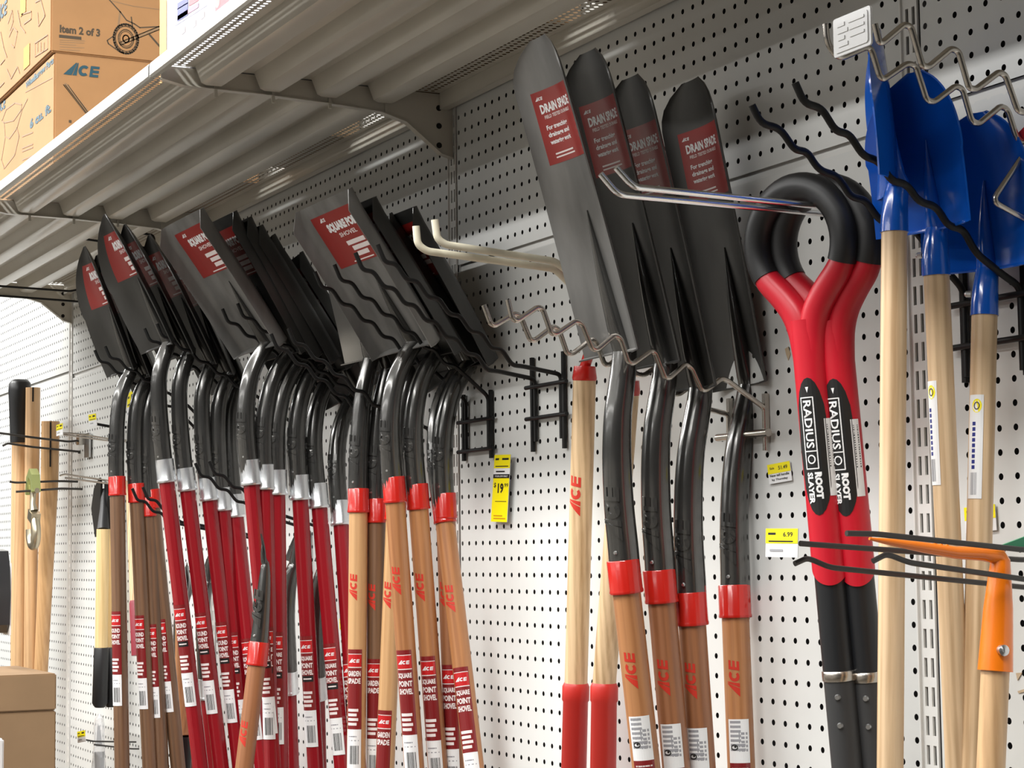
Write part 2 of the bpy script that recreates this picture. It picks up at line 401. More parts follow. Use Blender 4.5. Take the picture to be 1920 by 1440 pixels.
# ------------------------------------------------------------------ upper shelves
ZS = 32.75; YF = -20.6
def shelf(x0, x1, label):
    t = thing('shelf', label, 'shelf', Matrix.Translation(W((x0+x1)/2, 0, ZS)), 'upper shelves over the tool wall')
    h = (x1-x0)/2-0.12
    d = MB()
    d.add([(-h, -17.4, 0), (h, -17.4, 0), (h, -3.3, 0), (-h, -3.3, 0)], [(0, 1, 2, 3)])
    obj('deck', d, BEIGE, t, 0)
    for nm, ya, yb, first, n in (('front_perforated_strip', YF+0.5, -17.4, -19.1, 2), ('rear_perforated_strip', -3.3, -0.1, -2.6, 3)):
        y0, y1 = -0.25, n*0.5-0.25                                  # rows of holes half an inch apart
        o = obj(nm, MB().add([(-h, y0, 0), (h, y0, 0), (h, y1, 0), (-h, y1, 0)], [(0, 1, 2, 3)]), PERF, t, 0); o.location = (0, first*S, 0)
        z0 = MB(); z0.add([(-h, ya, 0), (h, ya, 0), (h, first+y0, 0), (-h, first+y0, 0)], [(0, 1, 2, 3)])
        z0.add([(-h, first+y1, 0), (h, first+y1, 0), (h, yb, 0), (-h, yb, 0)], [(0, 1, 2, 3)])
        obj('deck', z0, BEIGE, t, 0)
    for yc in (-16.6, -12.75, -8.9, -5.0):                      # hat-section stiffeners under the deck
        prof = [(-1.25, 0.0), (-0.85, -1.0), (-0.55, -1.12), (0.45, -1.12), (0.62, -1.0), (0.72, 0.0)]
        mb = MB(); n = len(prof); hh = h-0.35
        v = [(x, yc+a, b) for x in (-hh, hh) for a, b in prof]
        mb.add(v, [(j, j+1, n+j+1, n+j) for j in range(n-1)]+[tuple(range(n)), tuple(range(2*n-1, n-1, -1))])
        obj('stiffener_rib', mb, BEIGE, t, 22)
    lip = MB()                                                    # rolled front lip
    lp = [(YF+0.9, 0.0), (YF+0.25, 0.03), (YF, 0.0), (YF-0.06, -0.15), (YF-0.06, -0.78), (YF+0.08, -0.9), (YF+0.36, -0.9), (YF+0.4, -0.75)]
    n = len(lp); v = [(x, a, b) for x in (-h, h) for a, b in lp]
    lip.add(v, [(j, j+1, n+j+1, n+j) for j in range(n-1)]); lip.box(-h, h, YF+0.02, YF+0.06, -.85, -0.05)
    obj('front_lip', lip, mat('lip_paint', (.56, .545, .49), .35), t, 40)
    bk = MB().box(-h, h, -0.95, -0.88, -1.05, 0.0); bk.box(-h, h, -0.95, -0.35, -1.1, -1.04)
    obj('rear_flange', bk, BEIGE, t, 0)
    return t
names = ['over the blue scoop shovels, at the right end', 'over the drain spades, with white cartons on it', 'over the red handled shovels, carrying brown cartons', 'over the yellow handled lopper, farthest away']
for i in range(4): shelf(UPR[i+1], UPR[i], 'beige steel shelf with ribbed underside '+names[i])

def shelf_bracket(cx, label):
    t = thing('shelf_bracket', label, 'bracket', Matrix.Translation(W(cx, 0, ZS)), 'shelf brackets')
    prof = [(-0.0, -.06), (-19.9, -.06), (-19.9, -.9), (-18.4, -1.2), (-17, -1.24), (-13, -1.28), (-8.5, -1.45), (-5.2, -1.65), (-3.4, -2.15), (-2.0, -3.2), (-0.9, -4.05), (-0.0, -4.3)]
    mb = MB(); n = len(prof); v = [(x, a, b) for x in (-0.07, 0.07) for a, b in prof]
    mb.add(v, [tuple(range(n)), tuple(range(2*n-1, n-1, -1))]+[(j, n+j, n+(j+1) % n, (j+1) % n) for j in range(n)])
    obj('web', mb, BEIGE, t, 0)
    lo = MB()
    for j in range(2, n-1):
        a, b = np.array((0, *prof[j])), np.array((0, *prof[j+1])); c = (a+b)/2; d = (b-a)/2; nn = np.array((0, -d[2], d[1])); nn /= np.linalg.norm(nn)
        lo.obox(c, (0.28, 0, 0), d*1.02, nn*0.03)
    obj('lower_flange', lo, BEIGE, t, 0)
    hk = MB()
    for zz in (-1.0, -2.2, -3.5): obj('bolt_hole', MB().tube([(-0.1, -1.0, zz), (0.1, -1.0, zz)], 0.2, 10), DARK, t)
    for yc in (-16.4, -12.6, -8.75, -4.8): obj('tab', MB().box(0.07, 0.2, yc-0.1, yc+0.1, -1.75, -1.05), BEIGE, t, 0)
for c, l in ((UPR[1], 'beige steel shelf bracket on the slotted upright behind the blue scoop shovels'), (UPR[2], 'beige steel shelf bracket left of the drain spade tips'),
             (UPR[3], 'beige steel shelf bracket above the round point shovels, mostly hidden at its wall end'), (UPR[4], 'beige steel arched shelf bracket farthest along the wall')):
    shelf_bracket(c, l)

# ================================================================== LONG HANDLED TOOLS
OCT = [0.962+0.05*(k % 2 == 0)*0 + (0.0 if k % 2 else 0.0) for k in range(16)]
def oct_poly():
    # octagon with small chamfers, 16 corners
    out = []
    for k in range(16):
        a = (k//2)*math.pi/4 + (0.28 if k % 2 else -0.28)+math.pi/8
        out.append((math.cos(a), math.sin(a)))
    return out
def octbar(mb, R, z0, z1, mi=0, taper=1.0):
    p = oct_poly(); v = [(x*R, y*R, z0) for x, y in p]+[(x*R*taper, y*R*taper, z1) for x, y in p]
    return mb.add(v, [(k, (k+1) % 16, 16+(k+1) % 16, 16+k) for k in range(16)]+[tuple(range(15, -1, -1)), tuple(range(16, 32))], mi)

def lathe(mb, prof, n=28, mi=0, flute=0.0, nf=12):
    v = []
    for r, z in prof:
        for k in range(n):
            a = 2*math.pi*k/n; q = r*(1+flute*math.cos(nf*a)); v.append((q*math.cos(a), q*math.sin(a), z))
    m = len(prof)
    mb.add(v, [(i*n+k, i*n+(k+1) % n, (i+1)*n+(k+1) % n, (i+1)*n+k) for i in range(m-1) for k in range(n)]+[tuple(range(n-1, -1, -1)), tuple(range((m-1)*n, m*n))], mi)
    return mb

KIND = {
 'square': dict(L=10.6, W=4.6, D=1.3, tilt=28, sock=[(0, 0), (-.08, 2), (-.05, 4), (.12, 5.6), (.5, 7.2), (1.05, 8.4), (1.75, 9.4), (2.2, 9.9)], r=.66),
 'round': dict(L=10.9, W=4.2, D=1.25, tilt=19, sock=[(0, 0), (-.05, 2), (0, 4), (.1, 6), (.35, 8), (.75, 9.2), (1.2, 10.1), (1.5, 10.7)], r=.66),
 'drain': dict(L=15.6, W=2.55, D=.85, tilt=9, sock=[(0, 0), (.08, 2), (.12, 4.2), (.3, 6.5), (.6, 8.4), (.95, 9.7), (1.25, 10.8), (1.42, 11.6)], r=.74),
 'garden': dict(L=9, W=3.6, D=.45, tilt=13, sock=[(0, 0), (-.05, 2), (0, 4), (.1, 6), (.3, 8), (.6, 9.4), (.85, 10.4)], r=.66),
 'trench': dict(L=2, W=.3, D=.1, tilt=6, sock=[(0, 0), (0, 2), (-.05, 4), (-.15, 6), (-.25, 7)], r=.66, taper=.62),
 'low': dict(L=2.2, W=1.3, D=.4, tilt=-15, sock=[(0, 0), (0, 3), (0, 5.5), (.15, 7.5), (.45, 9), (.85, 9.9)], r=.64),
 'scoop': dict(L=6.4, W=2.75, D=.9, tilt=4, sock=[(0, 0), (.0, .7), (.05, 1.4), (.15, 2.0)], r=.56),
}
def blade_fn(kind):
    K = KIND[kind]; L, Wd, D = K['L'], K['W'], K['D']; th = math.radians(K['tilt']); O = np.array((0, *K['sock'][-1]))
    es = np.array((0, -math.sin(th), math.cos(th))); ef = np.array((0, -math.cos(th), -math.sin(th))); ex = np.array((1., 0, 0))
    prof_u = [0, .5, .75, .88, .95, .985, 1.0]; prof_x = [0, .55, .84, .95, .985, 1.0, 1.0]; prof_d = [0, .02, .08, .25, .5, .78, 1.0]
    def f(u, v, lift=0.0):
        s = v*L; a = abs(u); sg = 1 if u >= 0 else -1
        if kind == 'square':
            w = Wd*(1.0+.02*v); d = D*(1 if v < .9 else 1-.62*(v-.9)/.1); x = np.interp(a, prof_u, prof_x)*w; dd = np.interp(a, prof_u, prof_d)*d
            if v > .9: x *= 1-.05*(v-.9)/.1
        elif kind == 'round':
            w = Wd*(0.96+.04*math.sin(math.pi*min(v/.5, 1))) if v < .5 else Wd*max(.03, 1-((v-.5)/.5)**2.1)**.8
            x = a*w; q = w/Wd; dd = D*q*(a**2.4)
        elif kind == 'drain':
            w = Wd*(1-.06*v)
            if v > .86: w *= max(.10, 1-((v-.86)/.14)**2.2)**.5
            x = w*math.sin(a*1.25)/math.sin(1.25); dd = D*(w/Wd)**1.5*(1-math.cos(a*1.25))/(1-math.cos(1.25))
        elif kind == 'garden':
            w = Wd; x = a*w; dd = D*a**2.2; 
        elif kind in ('trench', 'low'):
            w = Wd*(1-.9*v**2); x = a*w; dd = D*a**2*(1-v*.6)
        else:
            w = Wd*(.97 if v < .45 else max(.04, 1-((v-.45)/.55)**2.3)**.62); x = a*w; dd = D*(w/Wd)*(a**2.0)
        dd += .35*v*v
        return O+ex*sg*x+es*s+ef*(dd+lift)
    return f, O, es, ef

MESH = {}
def blade_mesh(kind, m):
    key = ('blade', kind, m.name)
    if key in MESH: return MESH[key]
    K = KIND[kind]; f, O, es, ef = blade_fn(kind)
    nu = 32; nv = 30
    mb = MB().sheet(f, nu, nv, 0.075)
    if kind in ('square', 'round', 'scoop'):                     # turned step: the bottom edge is folded towards the face
        dep = {'square': .62, 'round': .5, 'scoop': .3}[kind]
        def g(u, v):
            p = f(u, 0.0); a = abs(u); base = p+0
            d0 = (p-O)@ef; e = max(0, dep-d0*.5)*v
            return base+ef*e-es*(.12*v)
        mb.sheet(g, nu, 3, 0.07)
    elif kind in ('drain', 'garden'):
        def g(u, v):
            p = f(u, 0.0); return p+ef*(.35*v)-es*(.05*v)
        mb.sheet(g, nu, 2, 0.07)
    MESH[key] = mesh('blade', mb, m, 40)
    return MESH[key]

def socket_mesh(kind, m):
    key = ('socket', kind, m.name)
    if key in MESH: return MESH[key]
    K = KIND[kind]; f, O, es, ef = blade_fn(kind); r = K['r']
    pts = [np.array((0, a, b)) for a, b in K['sock']]
    # resample smoothly
    P = []
    for i in range(len(pts)-1):
        p0, p1, p2, p3 = pts[max(i-1, 0)], pts[i], pts[i+1], pts[min(i+2, len(pts)-1)]
        for t in np.linspace(0, 1, 5)[:-1]:
            P.append(.5*((2*p1)+(-p0+p2)*t+(2*p0-5*p1+4*p2-p3)*t*t+(-p0+3*p1-3*p2+p3)*t**3))
    P.append(pts[-1]); R = [r*1.02-(r*K.get('taper', .22))*(i/(len(P)-1))**1.5 for i in range(len(P))]
    fl = {'square': 5.2, 'round': 5.5, 'drain': 7, 'garden': 5.5, 'trench': 1.5, 'scoop': 3.6, 'low': 2.5}[kind]
    for t in np.linspace(.08, 1, 9):                              # frog: the socket runs out into a ridge on the blade
        P.append(O+es*fl*t+ef*(.06+.10*math.sin(math.pi*t)+.35*(fl*t/K['L'])**2)); R.append(max(.03, r*(1.0-K.get('taper', .22))*(1-t)**.85))
    mb = MB().tube(P, R, 20)
    MESH[key] = mesh('socket', mb, m, 60)
    return MESH[key]

def one(key, fn):
    if key not in MESH: MESH[key] = fn()
    return MESH[key]

def blade_label(kind, parent):
    f, O, es, ef = blade_fn(kind); L, Wd = KIND[kind]['L'], KIND[kind]['W']
    key = ('blabel', kind)
    if key not in MESH:
        a = Art()
        if kind == 'drain':
            a.rect(-1.75, 2.3, 0, 3.6, L_BLADE, 0, .12)
            a.text('DRAIN SPADE', -.05, 2.72, .46, L_WHITE, 1, 2.7, bold=.04)
            a.text('FIELD TESTED DURABLE', -.1, 2.3, .17, L_PINK, 1, 2.3); a.logo(-1.3, 3.25, .5, L_WHITE)
            for i, t in enumerate(('For trenching', 'drainage and', 'watering work')): a.text(t, -.45, 1.75-.36*i, .30, L_WHITE, 1, 1.75, bold=.03)
            a.rect(-1.2, .3, .42, .5, L_PINK, 1); a.rect(-1.2, .4, .25, .32, L_PINK, 1); a.ellipse(2.0, 2.1, .16, .2, L_PINK, 1, .05)
            y0 = 9.6; sx = 1
        else:
            w = {'square': 3.85, 'round': 3.1, 'garden': 2.6}[kind]
            t1 = {'square': 'SQUARE POINT', 'round': 'ROUND POINT', 'garden': 'GARDEN'}[kind]
            a.rect(-w, w, .3, 4.0, L_BLADE, 0, .25)
            a.logo(-w*.62, 3.65, .8, L_WHITE); a.text(t1, 0.2, 2.95, .70, L_WHITE, 1, w*1.35, bold=.07)
            a.text('SHOVEL' if kind != 'garden' else 'SPADE', 0.0, 2.35, .3, L_PINK, 1, w*.7)
            for i, q in enumerate(((-.35, .42), (-.25, .5), (-.2, .3))): a.rect(w*q[0]+.3, w*q[1]+.1, 1.55-.42*i, 1.85-.42*i, L_PINK, 1, .25)
            a.rect(-w*.4, w*.4, .42, .5, L_PINK, 1)
            y0 = {'square': L*.545, 'round': L*.50, 'garden': L*.5}[kind]
        def fn(x, y, h):
            u = x/Wd
            if kind == 'square': u = np.interp(abs(x)/Wd, [0, .55, .84, .95], [0, .5, .75, .88])*(1 if x >= 0 else -1)
            if kind == 'drain': u = math.asin(max(-1, min(1, x/(Wd*.95)*math.sin(1.25))))/1.25
            return f(u, (y0+y)/L, .04+h)
        o = a.build('blade_label', fn, parent); MESH[key] = o.data
        return o
    return link('blade_label', MESH[key], parent)

HL = {'square': ('SQUARE', 'POINT', 'SHOVEL'), 'round': ('ROUND', 'POINT', 'SHOVEL'), 'garden': ('GARDEN', 'SPADE', ''), 'drain': ('DRAIN', 'SPADE', '')}
def handle_label(kind, R, z, pill, parent, phi, seed):
    key = ('hlabel', kind, R, pill)
    if key not in MESH:
        a = Art(); w = .52
        a.rect(-w, w, -5.2, 0, L_RED, 0, .13); a.rect(-w*.92, w*.92, -1.15, -.32, L_RED2, 1, .13)
        a.rect(-w*.92, w*.92, -.34, -.29, L_PINK, 1, .13); a.rect(-w*.92, w*.92, -1.2, -1.14, L_PINK, 1, .13)
        a.logo(0, -.75, .72, L_WHITE, 2)
        for i, t in enumerate(HL[kind]):
            if t: a.text(t, 0, -1.58-.48*i, .36, L_PINK, 2, .86, bold=.04)
        if pill: a.rect(-.42, .42, -3.2, -2.78, L_BLACK, 1, .13); a.rect(-.3, .3, -3.04, -2.95, L_PINK, 2, .13)
        for i in range(4): a.rect(-.42, .3-.1*(i % 2), -4.05-.3*i, -3.87-.3*i, L_PINK, 1, .13)
        o = a.build('handle_label', on_cyl(R*1.0, 0, 0), parent, .03); MESH[key] = o.data
    else: o = link('handle_label', MESH[key], parent)
    o.location = (0, 0, z*S); o.rotation_euler = (0, 0, phi)
    key = ('sticker', R)
    if key not in MESH:
        a = Art(); a.rect(-.5, .5, -2.55, 0, L_WHITE, 0, .12); a.barcode(.05, -1.65, .6, 1.2, L_BLACK); a.rect(-.35, .2, -.5, -.42, L_GREY, 1); a.rect(-.35, .35, -.75, -.69, L_GREY, 1)
        b = a.build('barcode_sticker', on_cyl(R*1.0, 0, 0), parent, .035); MESH[key] = b.data
    else: b = link('barcode_sticker', MESH[key], parent)
    b.location = (0, 0, (z-5.2)*S); b.rotation_euler = (0, 0, phi)

def shovel(name, label, cat, group, kind, F, B, hmat, R, ferr, steel=None, length=47, twist=0.0, logo_z=None, label_z=None, phi=.5, pill=False, lettering=True, info_z=None, socket_mat=None):
    K = KIND[kind]; F = np.array(F, float); B = np.array(B, float); ax = (F-B)/np.linalg.norm(F-B)
    t = thing(name, label, cat, frame(F, ax, twist), group)
    bm_ = steel or STEEL
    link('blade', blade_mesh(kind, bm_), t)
    sk = link('socket', socket_mesh(kind, socket_mat or SOCK), t)
    if lettering:                                                # raised letters pressed into the socket
        key = ('emb', kind)
        if key not in MESH:
            a = Art(); a.logo(0, 0, 2.6, socket_mat or SOCK, 0, math.pi/2)
            sy = [q[0] for q in K['sock']]; sz = [q[1] for q in K['sock']]; cf = on_cyl(K['r']*.985, .5, 3.9)
            o = a.build('embossed_lettering', lambda x, y, h: np.array(cf(x, y, h))+np.array((0, np.interp(3.9+y, sz, sy), 0)), sk, .065); MESH[key] = o.data
            # give the letters thickness
            bm = bmesh.new(); bm.from_mesh(o.data); r_ = bmesh.ops.extrude_face_region(bm, geom=list(bm.faces))
            for v in r_['geom']:
                if isinstance(v, bmesh.types.BMVert):
                    d = Vector((v.co.x, v.co.y, 0)).normalized(); v.co -= d*0.08*S
            bmesh.ops.recalc_face_normals(bm, faces=bm.faces); bm.to_mesh(o.data); bm.free()
        else: o = link('embossed_lettering', MESH[key], sk)
        link('rivet', one(('rivet', kind), lambda: mesh('rivet', MB().tube([(K['r']*.55, -K['r']*.80, 2.0), (K['r']*.62, -K['r']*.92, 2.0)], [.10, .07], 8), ZINC)), t)
    if ferr == 'red':
        q = max(R*1.13, K['r']*1.02+.04); prof = [(R*1.0, -.03), (q+.01, 0), (q+.03, .06), (q+.02, .14), (q, .2), (q, 1.55), (q-.03, 1.6), (q-.1, 1.6)]
        o = link('collar', one(('collar', R, K['r']), lambda: mesh('collar', lathe(MB(), prof, 72, 0, .008, 18), REDC, 50)), t)
    elif ferr == 'chrome':
        q = max(R*1.09, K['r']*1.02+.035); prof = [(R*.98, -.05), (q+.03, 0), (q+.07, .1), (q+.03, .2), (q, .28), (q, 1.75), (q-.08, 1.78)]
        o = link('ferrule', one(('ferrule', R, K['r']), lambda: mesh('ferrule', lathe(MB(), prof, 40), FERR, 50)), t)
    if hmat is REDF:
        h = link('handle', one(('h', 'red', R, length), lambda: mesh('handle', octbar(MB(), R, -length, .4), REDF, 15)), t)
    else:
        h = link('handle', one(('h', hmat.name, R, length), lambda: mesh('handle', lathe(MB(), [(R*.7, -length), (R, -length+.8), (R, .3)], 28), hmat, 50)), t)
    if logo_z is not None:
        key = ('hlogo', R)
        if key not in MESH:
            a = Art(); a.logo(0, 0, 1.75, INK_RED, 0, math.pi/2); o = a.build('printed_logo', on_cyl(R, 0, 0), t, .012); MESH[key] = o.data
        else: o = link('printed_logo', MESH[key], t)
        o.location = (0, 0, logo_z*S); o.rotation_euler = (0, 0, phi-.2)
    if label_z is not None: handle_label(kind if kind in HL else 'square', R, label_z, pill, t, phi, 1)
    if info_z is not None:
        key = ('info', R)
        if key not in MESH:
            a = Art(); a.rect(-.52, .52, -2.1, 0, L_WHITE, 0, .12)
            for i in range(7): a.rect(-.42, .1 if i < 5 else .3, -.2-.22*i, -.08-.22*i, L_GREY, 1)
            for i in range(5): a.rect(.0, .42, -.75-.2*i, -.63-.2*i, L_GREY, 1)
            a.ellipse(-.22, -1.35, .15, .12, L_BLACK, 2, .05); a.ellipse(-.18, -1.32, .06, .05, L_BLACK, 2)
            a.rect(-.52, .52, -6, -2.1, L_RED, 0, .12); a.logo(0, -2.85, .8, L_WHITE, 1)
            for i in range(4): a.rect(-.4, .4, -2.4-.0*i, -2.33, L_PINK, 1)
            a.text('DRAIN', 0, -3.6, .36, L_WHITE, 1, .8); a.text('SPADE', 0, -4.1, .36, L_WHITE, 1, .8)
            o = a.build('care_label', on_cyl(R, 0, 0), t, .03); MESH[key] = o.data
        else: o = link('care_label', MESH[key], t)
        o.location = (0, 0, info_z*S); o.rotation_euler = (0, 0, phi)
    if kind in ('square', 'round', 'drain', 'garden'): blade_label(kind, t)
    return t

def FB(f, b, X, reach=46, wall=-1.0, by=1440):
    F = pt(*f, X=X); B = pt(b, by, X=X); ax = (F-B)/np.linalg.norm(F-B)
    end = F-ax*reach
    if end[1] > wall:                                            # the handle end leans on the pegboard
        tot = F[2]-end[2]; fr = (F[2]-B[2])/tot
        B = pt(b, by, Y=F[1]+(wall-F[1])*fr)
    return F, B

# ---- round point shovels with darker brown wood handles (far left hook)
GA = 'wooden round point shovels on the far left hook'
for i, (f, b, ph, lab, X) in enumerate((
    ((220, 929), 229, .62, 'brown wood handled round point shovel at the far left, leftmost of the rack', -80),
    ((257, 942), 281, .62, 'brown wood handled round point shovel, second from the left end of the rack', -80),
    ((287, 953), 334, .6, 'brown wood handled round point shovel, third from the left, beside the first red handle', -80),
    ((281, 968), 303, .6, 'mostly hidden brown wood handled round point shovel nearest the wall at far left', -80))):
    F, B = FB(f, b, X)
    L1165 = {0: -9.6, 1: -9.4, 2: -9.3, 3: -9.0}[i]
    shovel('round_point_shovel', lab, 'shovel', GA, 'round', F, B, W_BROWN, .62, 'red', label_z=L1165, phi=ph)
# ---- round point shovels with red handles
GB = 'red handled round point shovels'
for i, (f, b, ph, lab) in enumerate((
    ((313, 904), 376, .85, 'red handled round point shovel nearest the aisle, leftmost of the red handles'),
    ((352, 920), 415, .8, 'red handled round point shovel with bright ferrule, second of the red handles from the left'),
    ((393, 938), 450, .75, 'red handled round point shovel, third of the red handles from the left'),
    ((419, 957), 462, .8, 'red handled round point shovel sunk in the dark behind the third red handle'),
    ((443, 970), 492, .8, 'red handled round point shovel nearest the wall, just left of the square ones'))):
    F, B = FB(f, b, -65)
    shovel('round_point_shovel', lab, 'shovel', GB, 'round', F, B, REDF, .61, 'chrome', label_z=-9.4, phi=ph, pill=True)
# ---- square point shovels with red handles
GC = 'red handled square point shovels'
for i, (f, b, ph, lab) in enumerate((
    ((472, 909), 519, .85, 'red handled square point shovel nearest the aisle, its big grey blade in front'),
    ((499, 918), 511, .8, 'red handled square point shovel hidden between the two front ones'),
    ((520, 928), 526, .8, 'red handled square point shovel with upright glossy handle, in the middle of the rack'),
    ((563, 937), 592, .8, 'red handled square point shovel, fourth of the square ones from the aisle'),
    ((599, 953), 642, .8, 'red handled square point shovel whose sticker hangs lowest, fifth from the aisle'),
    ((640, 985), 672, .8, 'red handled square point shovel closest to the wall, left of the honey wood spade'))):
    F, B = FB(f, b, -50)
    shovel('square_point_shovel', lab, 'shovel', GC, 'square', F, B, REDF, .59, 'chrome', steel=WORN_LIT if i == 0 else None, label_z=-9.6, phi=ph, pill=True)
# ---- garden spades
GG = 'wood handled garden spades'
for i, (f, b, ph, lab, X, hm) in enumerate((
    ((672, 961), 668, .85, 'honey wood garden spade with bright bare blade in front of the hook', -40, W_HONEY),
    ((706, 980), 705, .8, 'garden spade with shaded wood handle behind the honey wood one', -40, W_BROWN),  # shade on this handle put into its browner wood colour
    ((741, 975), 722, .8, 'garden spade with honey wood handle leaning left behind the amber shovels', -37, W_HONEY))):
    F, B = FB(f, b, X) if i < 2 else (pt(*f, X=-38), pt(b, 1440, X=-38.5))
    shovel('garden_spade', lab, 'spade', GG, 'garden', F, B, hm, .62, 'red', steel=BARE if i == 0 else None, logo_z=-4.9, label_z=-9.0 if i < 2 else -12.4, phi=ph)
# ---- square point shovels with amber wood handles
GD = 'amber wood square point shovels'
for i, (f, b, ph, lab, hm) in enumerate((
    ((741, 942), 777, .85, 'amber wood square point shovel nearest the aisle, its red blade label in full view', W_ORANGE),
    ((785, 955), 821, .85, 'amber wood square point shovel, second from the aisle, middle red collar', W_ORANGE),
    ((835, 981), 889, .85, 'amber wood square point shovel at the right end of the rack with lowest red collar', W_ORANGE),
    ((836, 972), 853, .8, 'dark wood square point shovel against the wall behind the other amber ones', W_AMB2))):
    F, B = FB(f, b, -31)
    shovel('square_point_shovel', lab, 'shovel', GD, 'square', F, B, hm, .62, 'red', steel=WORN_LIT if i == 0 else None, logo_z=-4.8, label_z=-9.1, phi=ph)
# ---- drain spades
GE = 'drain spades on the nickel hook'
for i, (f, b, ph, lab, hm, L) in enumerate((
    ((1175, 1112), 1212, .9, 'drain spade with the pale grey blade nearest the aisle, tallest of the four', W_ORANGE, -5.8),
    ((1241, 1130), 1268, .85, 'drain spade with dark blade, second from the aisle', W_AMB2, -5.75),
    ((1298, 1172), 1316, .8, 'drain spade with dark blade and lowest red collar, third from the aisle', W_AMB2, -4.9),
    ((1379, 1158), 1390, .9, 'drain spade standing apart at the right against the wall', W_ORANGE, -4.9))):
    F, B = FB(f, b, -.5)
    shovel('drain_spade', lab, 'spade', GE, 'drain', F, B, hm, .68, 'red', steel=WORN_LIT if i == 0 else None, logo_z=(-3.6, -3.5, -2.6, -2.9)[i], phi=ph, info_z=L)
# ---- low tool between the red handles
F, B = FB((481, 1248), 458, -47.5, 36, -1.2)
shovel('trenching_shovel', 'trenching shovel hung low, grey socket between the red handles', 'shovel', None, 'trench', F, B, W_AMB2, .62, 'red', logo_z=-4.6, phi=.8, info_z=-7.2)
# black sockets of the lower row seen between the red handles
for i, (f, b, X, lab) in enumerate((((441, 1300), 452, -63, 'low hung shovel with black socket left of the trenching shovel'), ((543, 1300), 548, -52, 'low hung shovel with black socket right of the upright glossy red handle'),
                                    ((596, 1310), 599, -47, 'low hung shovel with black socket behind the red handle with the lowest sticker'),
                                    ((388, 1310), 396, -68, 'low hung shovel with black socket behind the second and third red handles'), ((345, 1320), 352, -72, 'low hung shovel with black socket between the first two red handles'))):
    F, B = FB(f, b, X, 30, -1.0)
    F[1] = max(F[1], -3.2); F = pt(f[0], f[1], Y=-2.1); B = pt(b, 1440, Y=-1.5)
    shovel('transfer_shovel', lab, 'shovel', 'low hung shovels behind the rack', 'low', F, B, REDF, .55, 'chrome', length=30, lettering=False)

# ---- blue scoop shovels, right
GS = 'blue scoop shovels'
for i, (f, b, X, tw, lab) in enumerate((
    ((1677, 436), 1669, 18.6, -.62, 'blue shovel turned edge-on with the straight pale handle, leftmost of the three'),
    ((1756, 517), 1797, 18.6, .10, 'blue shovel with dark hollow face, middle of the three'),
    ((1846, 592), 1826, 19.2, .25, 'blue shovel with white glints on its blade, rightmost and nearest the wall'))):
    F, B = FB(f, b, X, 44, -.8)
    t = shovel('scoop_shovel', lab, 'shovel', GS, 'scoop', F, B, W_ASH, .52, None, steel=BLUE, twist=tw, lettering=False, length=44, socket_mat=BLUE)
    link('bolt', one('sbolt', lambda: mesh('bolt', MB().tube([(-.5, -.25, .9), (-.68, -.34, .9), (-.74, -.37, .9)], [.13, .13, .07], 10), ZINC)), t)
    if i:
        a = Art(); a.rect(-.32, .32, -4.2, 0, L_WHITE, 0, .1); a.ellipse(.05, -.45, .2, .28, YEL, 1); a.ellipse(.05, -.45, .1, .14, INK_DK, 2, .04)
        for q in range(9): a.rect(-.12, .02, -1.25-.22*q, -1.1-.22*q, mat('navy_ink', (.02, .03, .2), .5), 1)
        a.barcode(-.02, -3.6, .3, .9, L_GREY, n=6)
        o = a.build('paper_label', on_cyl(.52, 0, 0), t, .02); o.location = (0, 0, (-4.3 if i == 1 else -3.3)*S); o.rotation_euler = (0, 0, -.2 if i == 1 else .1)
